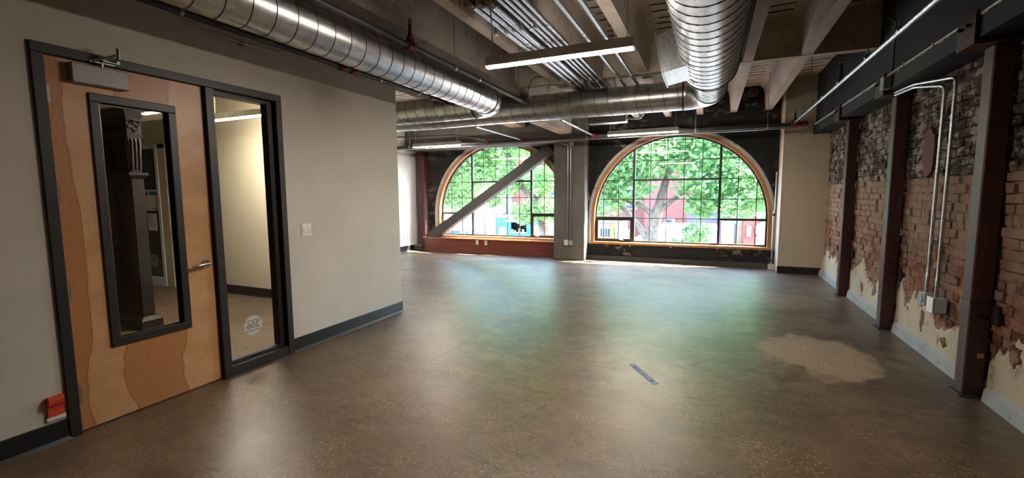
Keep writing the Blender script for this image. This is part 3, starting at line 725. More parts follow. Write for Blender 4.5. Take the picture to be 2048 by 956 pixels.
# diagonal brace
br = thing('diagonal_brace', (-6.75, 10.2, .385), 'grey painted diagonal steel brace across the left arched window', 'brace')
a = Vector((-6.92, 0, .36)); b = Vector((-3.50, 0, 2.57)); d = (b-a).normalized(); n_ = Vector((-d.z, 0, d.x))
def slab(p0, p1, h, y0, y1, nm, mt):
    m = MB(); q = [p0+n_*h/2, p1+n_*h/2, p1-n_*h/2, p0-n_*h/2]; m.prism([(v.x, v.z) for v in q], 1, y0, y1); return m.build(nm, mt, br)
slab(a, b, .22, 10.12, 10.34, 'beam_body', 'grey_steel_paint')
slab(a-d*.05, a+d*.72, .24, 10.108, 10.345, 'end_sleeve', 'grey_steel_paint'); slab(b-d*.72, b+d*.03, .24, 10.108, 10.345, 'end_sleeve', 'grey_steel_paint')

# bench
be = thing('window_bench', (-5.2, 10.2, 0), 'reddish-brown varnished wooden box bench under the left arched window', 'bench')
box('front_panel', (-7.05, -3.31, 10.10, 10.13, 0, .345), 'bench_wood', be, .003)
box('side_panel', (-7.05, -7.02, 10.13, 10.36, 0, .345), 'bench_wood', be, .003)
box('top_board', (-7.08, -3.305, 10.075, 10.40, .345, .375), 'bench_top', be, .006)
box('toe_trim', (-7.055, -3.31, 10.088, 10.10, 0, .03), 'bench_wood', be, .003)
def outlet(name, c, axis, sgn, label, group=None, size=(.072, .118), kind='outlet', mat='white_plastic'):
    # wall plate facing sgn along axis, centre c
    o = thing(name, c, label, 'wall outlet' if kind == 'outlet' else 'light switch', group); hw, hh = size[0]/2, size[1]/2
    def bx(nm, u0, u1, z0, z1, d0, d1, mt, bv=.002, par=o):
        d0, d1 = sorted((c[axis]+sgn*d0, c[axis]+sgn*d1)); oth = c[1-axis]
        D = (d0, d1, oth+u0, oth+u1, c[2]+z0, c[2]+z1) if axis == 0 else (oth+u0, oth+u1, d0, d1, c[2]+z0, c[2]+z1)
        q = MB(); q.bbox(*D, bv); return q.build(nm, mt, par)
    bx('plate', -hw, hw, -hh, hh, 0, .007, mat)
    if kind == 'outlet':
        for zz in (-.022, .022):
            bx('socket', -.017, .017, zz-.014, zz+.014, .007, .0095, 'grey_plastic')
    else:
        for uu in (-hw/2, hw/2):
            bx('rocker', uu-.016, uu+.016, -.033, .033, .007, .012, 'white_plastic')
            bx('slider', uu+.006, uu+.011, -.028, -.006, .012, .015, 'grey_plastic', .001)
    return o
outlet('wall_outlet', (-5.44, 10.10, .29), 1, -1, 'white outlet on the bench front, the one nearer the corner post', 'outlets on the bench front')
outlet('wall_outlet', (-5.19, 10.10, .285), 1, -1, 'white outlet on the bench front, the one nearer the concrete column', 'outlets on the bench front')
outlet('wall_outlet', (XFL, 9.85, .38), 0, 1, 'white outlet low on the far white wall, nearer the window', 'outlets on the white wall')
outlet('wall_outlet', (XFL, 9.72, .38), 0, 1, 'white outlet low on the far white wall, farther from the window', 'outlets on the white wall')
outlet('light_switch', (XL, 3.20, 1.17), 0, 1, 'double white light switch on the partition beside the sidelight', None, (.118, .118), 'switch')
# conduits on the concrete column
for x, xt, lab, z1 in ((-2.965, -3.06, 'grey conduit on the concrete column bending at the top', 2.60), (-2.90, -2.90, 'straight grey conduit on the concrete column below a square box', 2.58)):
    k = thing('conduit_run', (x, 9.83, .44), lab, 'conduit', 'conduits on the concrete column')
    m = MB(); m.tube(bend([(x, 9.835, .44), (x, 9.835, z1), (xt-.05, 9.835, z1+.02)], .05) if x != xt else [(x, 9.835, .44), (x, 9.835, z1)], .011, 8); m.build('pipe', 'galv', k)
    m = MB(); m.box(x-.03, x+.03, 9.83, 9.85, 1.40, 1.415); m.build('strap', 'zinc', k)
box_j = thing('junction_box', (-2.86, 9.82, 2.58), 'square grey junction box high on the concrete column', 'junction box')
box('box_body', (-2.92, -2.83, 9.80, 9.85, 2.56, 2.65), 'grey_plastic', box_j, .004)
box('cover', (-2.925, -2.825, 9.795, 9.80, 2.555, 2.655), 'zinc', box_j, .002)
outlet('wall_outlet', (-2.995, 9.82, .40), 1, -1, 'white covered outlet box at the foot of the column, single plate', 'boxes on the concrete column', (.085, .12))
outlet('wall_outlet', (-2.885, 9.82, .40), 1, -1, 'grey outlet box at the foot of the column below the straight conduit', 'boxes on the concrete column', (.095, .11), 'outlet', 'grey_plastic')
for x in (-2.995, -2.885):
    pass

# ------------------------------------------------------------------ door, frame, sidelight
XD = XL
fr = struct(bpy.data.objects.new('door_1', None)); C.objects.link(fr); fr.location = (XL, 2.1, 0); fr['_o'] = [XL, 2.1, 0]
ZH = 2.345
fx0, fx1 = XL-.135, XL+.018
m = MB(); m.bbox(fx0, fx1, 1.327, 1.386, 0, ZH, .004); m.build('jamb', 'frame_black', fr)
m = MB(); m.bbox(fx0, fx1, 2.306, 2.372, 0, ZH, .004); m.build('jamb', 'frame_black', fr)
m = MB(); m.bbox(fx0, fx1, 2.925, 2.986, 0, ZH, .004); m.build('jamb', 'frame_black', fr)
m = MB(); m.bbox(fx0, fx1, 1.327, 2.986, ZH, 2.404, .004); m.build('head', 'frame_black', fr)
# door stop
m = MB(); m.box(XL-.10, XL-.066, 1.386, 1.40, 0, ZH); m.box(XL-.10, XL-.066, 2.292, 2.306, 0, ZH); m.box(XL-.10, XL-.066, 1.40, 2.292, ZH-.015, ZH); m.build('door_stop', 'frame_black', fr)
# sidelight: inner stepped frame and glass
m = MB(); yy0, yy1 = 2.372, 2.925
m.bbox(fx0, fx1-.004, yy0, yy1, 0, .085, .003); m.build('bottom_rail', 'frame_black', fr)
m = MB(); m.box(XL-.11, XL-.03, yy0, yy1, .085, .115); m.box(XL-.11, XL-.03, yy0, yy1, ZH-.035, ZH)
m.box(XL-.11, XL-.03, yy0, yy0+.012, .115, ZH-.035); m.box(XL-.11, XL-.03, yy1-.055, yy1, .115, ZH-.035); m.build('glazing_stop', 'frame_black', fr)
sg = MB(); sg.box(XL-.074, XL-.066, yy0+.008, yy1-.05, .11, ZH-.03); sg = sg.build('sidelight_glass', 'door_glass', fr)
m = MB(); m.box(XL-.066, XL-.058, yy0+.010, yy1-.055, .113, .121); m.build('glazing_bead', 'zinc', fr)
# frosted numeral decal (applied for the hall, so it reads mirrored from here)
dc = (XL-.0645, 2.635, .36)
m = MB(); m.tube([(XL-.0658, dc[1], dc[2]), (XL-.0642, dc[1], dc[2])], .088, 40); dcl = m.build('decal', 'frost', fr)
for zz in (.045, -.045): box('decal_line', (XL-.0642, XL-.0632, dc[1]-.075, dc[1]+.075, dc[2]+zz-.003, dc[2]+zz+.003), 'frost_dark', fr)
text_mesh('decal_numeral', '206', .085, 'frost_dark', basis((XL-.0640, dc[1], dc[2]), (0, -1, 0), (0, 0, 1)), fr)
# leaf
lx0, lx1 = XL-.062, XL-.016; y0, y1 = 1.389, 2.303; a0, a1, z0, z1 = 1.60, 2.085, .51, 2.15
m = MB(); m.box(lx0, lx1, y0, a0, .012, ZH-.003); m.box(lx0, lx1, a1, y1, .012, ZH-.003); m.box(lx0, lx1, a0, a1, .012, z0); m.box(lx0, lx1, a0, a1, z1, ZH-.003)
leaf = m.build('leaf', 'door_wood', fr)
def sub(mb, nm, mt):
    o = mb.build(nm, mt); return subparent(o, leaf)
m = MB(); fw_ = .042
for xa, xb in ((lx1-.002, lx1+.014), (lx0-.014, lx0+.002)):
    m.bbox(xa, xb, a0-.012, a1+.012, z0-.012, z0+fw_, .004); m.bbox(xa, xb, a0-.012, a1+.012, z1-fw_, z1+.012, .004)
    m.bbox(xa, xb, a0-.012, a0+fw_, z0+fw_, z1-fw_, .004); m.bbox(xa, xb, a1-fw_, a1+.012, z0+fw_, z1-fw_, .004)
m.box(lx0, lx1, a0, a0+.02, z0, z1); m.box(lx0, lx1, a1-.02, a1, z0, z1); m.box(lx0, lx1, a0, a1, z0, z0+.02); m.box(lx0, lx1, a0, a1, z1-.02, z1)
sub(m, 'vision_frame', 'frame_black')
m = MB(); m.box(lx0+.018, lx0+.026, a0+.018, a1-.018, z0+.018, z1-.018); sub(m, 'vision_glass', 'door_glass')
for zz in (2.12, 1.52, .93, .25):
    m = MB(); m.tube([(lx1+.008, 1.388, zz-.057), (lx1+.008, 1.388, zz+.057)], .008, 8); m.box(lx1-.001, lx1+.003, 1.389, 1.409, zz-.055, zz+.055)
    for q in (-.03, 0, .03): m.disc((lx1+.008, 1.388, zz+q), 2, .009, .004, 8)
    sub(m, 'hinge', 'chrome')
hy, hz = 2.235, .975
m = MB(); m.disc((lx1+.006, hy, hz), 0, .033, .012); m.tube([(lx1+.01, hy, hz), (lx1+.022, hy, hz)], [.026, .014], 16); m.tube([(lx1+.02, hy, hz), (lx1+.058, hy, hz)], .011, 12)
m.tube(bend([(lx1+.052, hy+.008, hz), (lx1+.055, hy-.06, hz-.001), (lx1+.050, hy-.125, hz-.012)], .05), [.0125]*9+[.008], 12)
sub(m, 'lever_handle', 'chrome')
m = MB(); m.bbox(lx1, lx1+.052, 1.50, 1.80, 2.205, 2.325, .006); sub(m, 'door_closer', 'alu_paint')
m = MB(); m.tube([(lx1+.035, 1.66, 2.325), (lx1+.035, 1.66, 2.352)], .014, 12); m.box(lx1+.025, lx1+.045, 1.60, 1.73, 2.348, 2.356)
m.tube([(lx1+.035, 1.61, 2.352), (lx1+.14, 1.70, 2.40), (lx1+.15, 1.71, 2.41)], .008, 8); m.tube([(lx1+.145, 1.705, 2.375), (lx1+.145, 1.705, 2.44)], .012, 10)
m.tube([(lx1+.145, 1.705, 2.40), (lx1+.055, 1.73, 2.375)], .007, 8); m.bbox(lx1+.034, lx1+.05, 1.66, 1.76, 2.362, 2.386, .003)
sub(m, 'closer_arm', 'chrome')
m = MB(); m.box(fx1-.002, fx1+.001, 2.312, 2.318, .94, 1.01); m.build('strike_plate', 'steel_black', fr)
# orange holder by the door
oh = thing('door_holder', (XL, 1.262, .155), 'orange-red strap holder with white base low on the wall by the door', 'door stop')
box('base', (XL, XL+.012, 1.228, 1.318, .15, .178), 'white_plastic', oh, .003)
m = MB(); prof = [(.001, .178), (.001, .295), (.018, .305), (.034, .298), (.040, .28), (.036, .255), (.020, .235), (.016, .21), (.016, .178)]
m.prism([(XL+p, z) for p, z in prof], 1, 1.236, 1.308); m.build('strap', 'orange_fabric', oh)

# ------------------------------------------------------------------ hall beyond the glass
ICX, ICY = -6.12, 2.935
ic = thing('iron_column', (ICX, ICY, 0), 'dark cast-iron column with fluted ornate capital seen through the door glass', 'column')
def sq(m, g, z0, z1, g2=None):
    g2 = g if g2 is None else g2
    vs = [(ICX+sx*(.27+h), ICY+sy_*(.058+h), z) for h, z in ((g, z0), (g2, z1)) for sx, sy_ in ((-1, -1), (1, -1), (1, 1), (-1, 1))]
    m.add(vs, [(0, 1, 2, 3), (4, 5, 6, 7)]+[(i, (i+1) % 4, 4+(i+1) % 4, 4+i) for i in range(4)]); return m
m = MB(); sq(m, 0, 0, 1.74); m.build('shaft', 'iron_brown', ic)
m = MB(); sq(m, .05, 0, .10); sq(m, .05, .10, .14, .005); m.build('plinth', 'iron_brown', ic)
m = MB(); sq(m, 0, 1.70, 1.74, .035); sq(m, .035, 1.74, 1.77); sq(m, -.01, 1.77, 2.16, .01); sq(m, .015, 2.16, 2.19, .02); sq(m, .01, 2.19, 2.36, .015); sq(m, .015, 2.36, 2.47, .05); cap = m.build('capital', 'iron_brown', ic)
for k in range(7):
    m = MB(); u = -.24+k*.08; m.tube([(ICX+u, ICY-.055, 1.80), (ICX+u, ICY-.072, 2.10), (ICX+u, ICY-.058, 2.15)], .020, 8); subparent(m.build('flute', 'iron_brown'), cap)
    m = MB(); m.tube([(ICX+u, ICY-.071, 2.22), (ICX+u, ICY-.073, 2.33)], .010, 6); subparent(m.build('bead', 'iron_brown'), cap)
for k in range(3):
    m = MB(); u = -.036+k*.036; m.tube([(ICX+.262, ICY+u, 1.80), (ICX+.285, ICY+u, 2.10), (ICX+.265, ICY+u, 2.15)], .015, 8); subparent(m.build('flute', 'iron_brown'), cap)
m = MB(); rr = random.Random(5)
for k in range(14):
    m.disc((ICX+.284, ICY+rr.uniform(-.045, .045), 2.275+rr.uniform(-.06, .06)), 0, rr.uniform(.010, .022), .02, 8)
r_o = subparent(m.build('rosette', 'iron_brown'), cap); r_o['kind'] = 'stuff'
struct(box('ceiling_soffit', (-7.4, -5.30, 2.3, 3.5, 2.47, 3.05), 'hall_paint'))
# far hall door and its dark side window
d2 = struct(bpy.data.objects.new('door_2', None)); C.objects.link(d2); d2.location = (-8.9, YC-.12, 0); d2['_o'] = [-8.9, YC-.12, 0]
yh = YC-.12
m = MB(); m.box(-8.93, -7.98, yh-.02, yh, .01, 2.28); l2 = m.build('leaf', 'hall_door_wood', d2)
for a, b in ((-9.13, -8.93), (-8.0, -7.92)): box('jamb', (a, b, yh-.05, yh, 0, 2.36), 'alu_paint' if a > -8.5 else 'beige_paint', d2)
box('head', (-10.2, -7.92, yh-.05, yh, 2.29, 2.36), 'white_paint', d2)
box('sidelight_frame', (-9.20, -9.13, yh-.06, yh, 0, 2.36), 'white_paint', d2)
box('sidelight_sill', (-10.2, -9.20, yh-.06, yh, 0, .14), 'white_paint', d2)
box('dark_glass', (-10.2, -9.20, yh-.03, yh, .14, 2.29), 'ext_dark', d2)
m = MB(); m.disc((-8.84, yh-.03, .97), 1, .03, .02); m.tube([(-8.84, yh-.04, .97), (-8.84, yh-.075, .97), (-8.73, yh-.075, .965)], .011, 8); m.build('lever_handle', 'chrome', d2)
m = MB(); m.tube([(-9.48, yh-.032, .42), (-9.48, yh-.034, .42)], .11, 32); m.build('decal', 'ext_lav', d2)
text_mesh('decal_numeral', '208', .11, 'ink', basis((-9.48, yh-.0355, .42), (1, 0, 0), (0, 0, 1)), d2)
for zz in (.49, .35): box('decal_line', (-9.59, -9.37, yh-.036, yh-.034, zz-.004, zz+.004), 'ink', d2)
po = thing('notice_poster', (-9.47, yh-.035, 1.4), 'white paper notice with blue photo strip on the dark hall window', 'poster')
box('sheet', (-9.72, -9.21, yh-.038, yh-.0335, 1.27, 1.62), 'poster_white', po)
box('photo', (-9.69, -9.49, yh-.041, yh-.038, 1.53, 1.59), 'poster_tan', po); box('photo', (-9.45, -9.24, yh-.041, yh-.038, 1.53, 1.59), 'poster_blue', po)
for k in range(3): box('text_line', (-9.42+k*.06, -9.38+k*.06, yh-.041, yh-.038, 1.30, 1.315), 'ink', po)
po2 = thing('notice_sheet', (-9.42, yh-.035, 1.0), 'small white printed sheet taped below the blue-striped notice', 'poster')
box('sheet', (-9.56, -9.30, yh-.038, yh-.0335, .93, 1.22), 'poster_white', po2)
for k in range(5): box('text_line', (-9.53, -9.40+.04*(k % 2), yh-.040, yh-.038, 1.17-.035*k, 1.176-.035*k), 'ink', po2)
vg = thing('air_grille', (-5.58, 2.78, 2.46), 'white egg-crate air grille on the hall soffit beside the iron column', 'air grille')
m = MB(); gx0, gx1, gy0, gy1, gz = -5.82, -5.34, 2.50, 3.05, 2.45
m.box(gx0, gx1, gy0, gy0+.04, gz, gz+.02); m.box(gx0, gx1, gy1-.04, gy1, gz, gz+.02); m.box(gx0, gx0+.04, gy0, gy1, gz, gz+.02); m.box(gx1-.04, gx1, gy0, gy1, gz, gz+.02); m.build('grille_frame', 'white_paint', vg)
m = MB(); 
for k in range(10): m.box(gx0+.04+k*.042, gx0+.05+k*.042, gy0+.04, gy1-.04, gz+.004, gz+.02)
for k in range(11): m.box(gx0+.04, gx1-.04, gy0+.05+k*.042, gy0+.056+k*.042, gz+.004, gz+.02)
g_ = m.build('grille_core', 'alu_paint', vg); g_['kind'] = 'stuff'

for o_ in (d2, po, po2): o_.location.x += .80

# ------------------------------------------------------------------ linear lights
def linear_light(c, L, label, zb, ztop=ZS, cord=-1, group='linear pendant lights', w_=.062, h=.088, ax=0, led='led'):
    o = thing('linear_light', (c[0], c[1], zb), label, 'pendant light', group)
    def D(u0, u1, v0, v1, z0, z1): return (c[0]+u0, c[0]+u1, c[1]+v0, c[1]+v1, z0, z1) if ax == 0 else (c[0]+v0, c[0]+v1, c[1]+u0, c[1]+u1, z0, z1)
    m = MB(); m.bbox(*D(-L/2, L/2, -w_/2, w_/2, zb+.014, zb+h), .003); m.build('housing', 'light_housing', o)
    m = MB(); m.bbox(*D(-L/2+.004, L/2-.004, -w_/2+.004, w_/2-.004, zb, zb+.0145), .004); m.build('diffuser', led, o)
    for s_ in (-1, 1):
        u = s_*(L/2-.05); p = (c[0]+u, c[1]) if ax == 0 else (c[0], c[1]+u)
        m = MB(); m.tube([(p[0], p[1], zb+h), (p[0], p[1], ztop+.01)], .0022, 6); m.tube([(p[0], p[1], zb+h), (p[0], p[1], zb+h+.02)], .007, 8)
        m.build('suspension_cable', 'cable', o)
    u = cord*(L/2-.04); p = (c[0]+u, c[1]) if ax == 0 else (c[0], c[1]+u)
    m = MB(); m.tube(bend([(p[0], p[1]+.012, zb+h), (p[0]+.01, p[1]+.02, zb+h+.15), (p[0]-.01, p[1]+.012, min(ztop, zb+h+.42)), (p[0]-.01, p[1]+.012, ztop+.01)], .05), .0045, 8); m.build('power_cord', 'cable', o)
    return o
linear_light((-1.17, 3.52), 1.22, 'lit white linear pendant hanging below the galvanized conduit bundle', 2.562)
linear_light((-1.165, 8.4), 1.22, 'lit white linear pendant in front of the arched window beside the beige column', 2.555)
linear_light((-5.63, 8.6), 1.22, 'lit white linear pendant in front of the braced arched window', 2.568)
linear_light((-5.3, 3.85), 1.22, 'lit linear pendant in the hall seen through the sidelight', 2.46, 3.03)

# ------------------------------------------------------------------ ducts
def duct_mesh(path, r, n=40):
    m = MB(); m.tube(path, r, n); return m
def helix(path, r, pitch, rr=.004, s0=0.0, s1=None):
    # raised lock seam winding round a straight run from path[0] to path[1]
    a, b = Vector(path[0]), Vector(path[1]); d = (b-a); L = d.length; d.normalize()
    ref = Vector((0, 0, 1)); u = d.cross(ref).normalized(); v = d.cross(u)
    N = 28; k = int(L/pitch*N); pts = []
    for i in range(k+1):
        s = i/N*pitch; an = 2*math.pi*i/N; pts.append(a+d*s+(u*math.cos(an)+v*math.sin(an))*(r+.001))
    m = MB(); m.tube(pts, rr, 5); return m
def collar(m, p, d, r, w_=.03, t_=.006):
    d = Vector(d).normalized(); p = Vector(p); m.tube([p-d*w_/2, p+d*w_/2], r+t_, 40); return m
dz1, dr1, dx1, dy1 = 2.785, .18, -2.86, 5.92
du = thing('spiral_duct', (dx1, 2.5, dz1), 'galvanized spiral duct along the partition turning at an elbow', 'duct')
er = .30
path = [(dx1, YB+.1, dz1), (dx1, dy1-er, dz1)]
m = duct_mesh(path, dr1); m.build('straight_run', 'duct', du)
el = [(dx1-er+er*math.cos(a), dy1-er+er*math.sin(a), dz1) for a in [math.pi/2*k/14 for k in range(15)]]
m = duct_mesh(el, dr1+.003); m.build('elbow', 'duct', du)
m = duct_mesh([(dx1-er, dy1, dz1), (-7.4, dy1, dz1)], dr1); m.build('return_run', 'duct', du)
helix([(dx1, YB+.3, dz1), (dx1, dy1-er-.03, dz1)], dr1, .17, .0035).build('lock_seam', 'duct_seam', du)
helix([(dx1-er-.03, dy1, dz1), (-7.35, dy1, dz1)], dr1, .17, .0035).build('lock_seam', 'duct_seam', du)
for p, d in (((dx1, dy1-er, dz1), (0, 1, 0)), ((dx1-er, dy1, dz1), (1, 0, 0))):
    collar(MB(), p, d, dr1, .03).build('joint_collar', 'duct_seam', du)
# flat takeoff to the partition
m = MB(); m.add([(-3.60, 1.55, 2.86), (-3.60, 2.55, 2.86), (-2.98, 2.50, 2.86), (-2.98, 1.60, 2.86), (-3.60, 1.55, 3.02), (-3.60, 2.55, 3.02), (-2.90, 2.50, 2.98), (-2.90, 1.60, 2.98)],
             [(0, 3, 2, 1), (4, 5, 6, 7), (0, 1, 5, 4), (1, 2, 6, 5), (2, 3, 7, 6), (3, 0, 4, 7)])
m.build('takeoff', 'alu_paint', du)
# cross duct and the run above the room
dz2, dr2, dx2, dy2 = 2.85, .20, -.055, 6.80
dv = thing('spiral_duct', (-2, dy2, dz2), 'galvanized spiral duct crossing the room and turning overhead with a reducer', 'duct')
er = .34
duct_mesh([(-7.4, dy2, dz2), (dx2-er, dy2, dz2)], dr2).build('cross_run', 'duct', dv)
el = [(dx2-er+er*math.sin(a), dy2-er+er*math.cos(a), dz2) for a in [math.pi/2*k/14 for k in range(15)]]
duct_mesh(el, dr2+.003).build('elbow', 'duct', dv)
duct_mesh([(dx2, dy2-er, dz2), (dx2, 5.42, dz2)], dr2).build('straight_run', 'duct', dv)
R3 = .268; dz3 = 2.822
m = MB(); m.tube([(dx2, 5.45, dz2), (dx2, 5.20, dz3)], [dr2+.003, R3], 40); m.build('reducer', 'duct', dv)
duct_mesh([(dx2, 5.20, dz3), (dx2, YB+.1, dz3)], R3).build('trunk_run', 'duct', dv)
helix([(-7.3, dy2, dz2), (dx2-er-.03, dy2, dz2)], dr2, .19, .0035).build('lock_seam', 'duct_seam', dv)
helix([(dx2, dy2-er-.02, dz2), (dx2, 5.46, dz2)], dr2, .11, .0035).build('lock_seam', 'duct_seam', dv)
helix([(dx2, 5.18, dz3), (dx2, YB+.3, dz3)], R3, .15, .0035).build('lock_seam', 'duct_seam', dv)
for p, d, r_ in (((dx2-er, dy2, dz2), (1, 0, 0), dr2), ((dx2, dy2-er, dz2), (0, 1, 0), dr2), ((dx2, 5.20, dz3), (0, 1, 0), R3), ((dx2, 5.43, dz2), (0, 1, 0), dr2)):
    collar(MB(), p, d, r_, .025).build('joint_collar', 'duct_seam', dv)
# square tap boot on the side of the trunk
ct = Vector((dx2, 4.62, dz3)); dirv = Vector((-.86, 0, -.5)); upv = Vector((-.5, 0, .86)).normalized(); yv = Vector((0, 1, 0))
dirv = Vector((-.94, 0, -.18)).normalized(); upv = Vector((-dirv.z, 0, dirv.x)); upv = -upv if upv.z < 0 else upv
def P_(s, u_, v_): return ct+dirv*s+upv*u_+yv*v_
m = MB(); q = [P_(s, u_, v_) for s, h_ in ((.10, .17), (.42, .17)) for u_, v_ in ((-h_, -.27), (h_, -.27), (h_, .27), (-h_, .27))]
m.add(q, [(0, 1, 2, 3), (4, 5, 6, 7)]+[(i, (i+1) % 4, 4+(i+1) % 4, 4+i) for i in range(4)]); tb = m.build('tap_boot', 'galv', dv)
m = MB(); q = [P_(s, u_, v_) for s in (.42, .43) for u_, v_ in ((-.185, -.285), (.185, -.285), (.185, .285), (-.185, .285))]
m.add(q, [(0, 1, 2, 3), (4, 5, 6, 7)]+[(i, (i+1) % 4, 4+(i+1) % 4, 4+i) for i in range(4)]); m.build('boot_flange', 'galv', dv)
for vy0, vy1 in ((4.89, 4.93), (4.31, 4.35)):
    m = MB(); av = [math.radians(200+k*4.6) for k in range(11)]
    m.add([(dx2+(R3+e)*math.cos(a), vy, dz3+(R3+e)*math.sin(a)) for a in av for e in (.002, .005) for vy in (vy0, vy1)],
          [(4*k+i, 4*k+j_, 4*k+4+j_, 4*k+4+i) for k in range(10) for i, j_ in ((0, 1), (1, 3), (3, 2), (2, 0))] + [(0, 1, 3, 2), (40, 41, 43, 42)])
    m.build('boot_strap', 'galv', dv)
for k in range(4):
    a = math.radians(206+k*11); m = MB(); p = Vector((dx2+(R3+.006)*math.cos(a), 4.91, dz3+(R3+.006)*math.sin(a))); nrm = Vector((math.cos(a), 0, math.sin(a)))
    m.tube([p, p+nrm*.005], .006, 8); m.build('screw', 'steel_black', dv)
# duct hangers
def rod(name, x, y, z0, z1, label, group, r=.005, mat='zinc'):
    m = MB(); m.tube([(x, y, z0), (x, y, z1)], r, 8); return tag(m.build(name, mat), label, 'hanger', group)
for x, y, z, lab in ((-1.6, dy2, dz2+dr2, 'of the cross duct under the joists'), (-4.9, dy2, dz2+dr2, 'of the cross duct beyond the partition'), (dx2+.0, 2.5, dz3+R3, 'of the wide overhead trunk duct'), (dx2, 5.9, dz2+dr2, 'between the reducer and the duct elbow'), (dx1, 3.0, dz1+dr1, 'of the duct along the partition')):
    hgr = thing('duct_hanger', (x, y, z), 'thin steel rod hanger '+lab, 'hanger', 'duct hangers')
    m = MB(); m.tube([(x, y, z-.01), (x, y, ZS+.01 if abs(x-dx1) > .1 else 3.05)], .005, 8); m.build('rod', 'zinc', hgr)

# grey trough under the cross duct
gt = thing('metal_trough', (-1.6, 7.6, 2.65), 'grey painted metal box hung just behind the cross duct', 'box')
m = MB(); m.bbox(-1.93, -1.30, 7.50, 7.70, 2.66, 2.79, .006); m.build('box_body', 'alu_paint', gt)
for x in (-1.85, -1.38):
    m = MB(); m.tube([(x, 7.6, 2.79), (x, 7.6, 3.11 if abs(x+1.38) < .2 else ZS+.01)], .005, 6); m.build('hanger_rod', 'zinc', gt)
m = MB(); m.tube(bend([(-1.30, 7.6, 2.72), (-1.10, 7.6, 2.70), (-1.02, 7.6, 2.80), (-1.3, 7.62, 2.86), (-1.6, 7.62, 2.86)], .04), .014, 8); m.build('flex_lead', 'galv', gt)

# ------------------------------------------------------------------ conduit bundle under the joists
xs = [(-1.86, .028), (-1.785, .028), (-1.70, .033), (-1.62, .018), (-1.565, .018), (-1.505, .018), (-1.44, .018), (-1.20, .020), (-1.02, .022)]
for k, (x, r) in enumerate(xs):
    o = thing('conduit', (x, 5, 3.06), ('thick galvanized conduit outermost in the bundle toward the brown girder', 'thick galvanized conduit second in the bundle from the brown girder',
        'thickest galvanized conduit third in the bundle from the brown girder', 'thin galvanized conduit fourth in the bundle, next to the thickest one', 'thin galvanized conduit fifth in the bundle from the brown girder',
        'thin galvanized conduit sixth in the bundle from the brown girder', 'thin galvanized conduit at the bundle edge facing the single conduits', 'single galvanized conduit running nearer the overhead bundle',
        'single galvanized conduit running farther from the bundle, nearer the trunk duct')[k], 'conduit', 'conduit bundle under the joists' if k < 7 else 'single conduits beside the bundle')
    zc_ = ZJ-.012-r
    ys = 3.45+.02*k if k < 3 else YB+.2
    m = MB(); m.tube([(x, ys, zc_), (x, 8.4, zc_)], r, 12); m.build('pipe', 'galv', o)
    for y in (4.1+.35*(k % 3), 6.2+.15*(k % 2)):
        m = MB(); m.tube([(x, y, zc_), (x, y+.06, zc_)], r+.006, 12); m.build('coupling', 'galv', o)
    if k < 3:
        m = MB(); pts = bend([(x, ys+.02, zc_), (x, ys-.10, zc_), (x-.05, ys-.12, ZS+.02)], .06); m.tube(pts, r*.9, 10)
        for i in range(9): m.disc((x-.004*i, ys-.005-.008*i, zc_), 1, r*1.02, .004, 10)
        m.build('flex_elbow', 'flex_copper', o)
for y, lab in ((4.75, 'between the lit pendant and the cross duct'), (7.6, 'beyond the cross duct'), (2.0, 'on the entrance side of the lit pendant')):
    o = thing('strut_channel', (-1.45, y, 3.04), 'galvanized strut channel carrying the conduit bundle '+lab, 'strut', 'strut channels under the conduits')
    m = MB(); x0_, x1_ = -2.02, -.92; zz = 2.995
    m.prism([(y-.021, zz-.035), (y+.021, zz-.035), (y+.021, zz), (y+.014, zz), (y+.014, zz-.03), (y-.014, zz-.03), (y-.014, zz), (y-.021, zz)], 0, x0_, x1_); m.build('channel', 'galv', o)
    for x in (x0_+.03, x1_-.03):
        m = MB(); m.tube([(x, y, zz-.05), (x, y, ZS+.01)], .005, 8); m.build('rod', 'zinc', o)
for x, lab in ((-1.92, 'outside the outermost thick conduit'), (-1.82, 'between the two outermost thick conduits'), (-1.74, 'beside the thickest conduit'), (-1.66, 'between the thickest conduit and the thin ones'), (-1.53, 'among the thin conduits')):
    m = MB(); m.bbox(x-.012, x+.012, 3.99, 4.03, 3.005, 3.085, .004); m.disc((x, 3.985, 3.015), 1, .009, .02, 6)
    tag(m.build('beam_clamp', 'zinc'), 'small zinc clamp '+lab, 'clamp', 'conduit clamps')

# ------------------------------------------------------------------ sprinkler pipes
def pipe_run(label, pts, r, mat, coups, base, rods=(), ztop=ZS, cat='pipe', group=None):
    o = thing('sprinkler_pipe', base, label, cat, group)
    m = MB(); m.tube(pts, r, 14); m.build('pipe', mat, o)
    a, b = Vector(pts[0]), Vector(pts[-1]); d = (b-a).normalized()
    for c in coups:
        c = Vector(c); m = MB(); m.tube([c-d*.045, c+d*.045], r+.013, 12)
        s_ = Vector((0, 0, 1)).cross(d).normalized()
        for q in (-1, 1): m.bbox(*[v for i in range(3) for v in sorted((c[i]-.02+q*s_[i]*(r+.02), c[i]+.02+q*s_[i]*(r+.02)))], .004)
        m.build('coupling', 'red_paint', o)
    for c in rods:
        m = MB(); m.tube([(c[0], c[1], c[2]), (c[0], c[1], ztop+.01 if len(c) < 4 else c[3])], .005, 6); 
        m.tube([Vector((c[0], c[1], c[2]))-d*.012, Vector((c[0], c[1], c[2]))+d*.012], r+.005, 12)
        m.build('hanger', 'zinc', o)
    return o
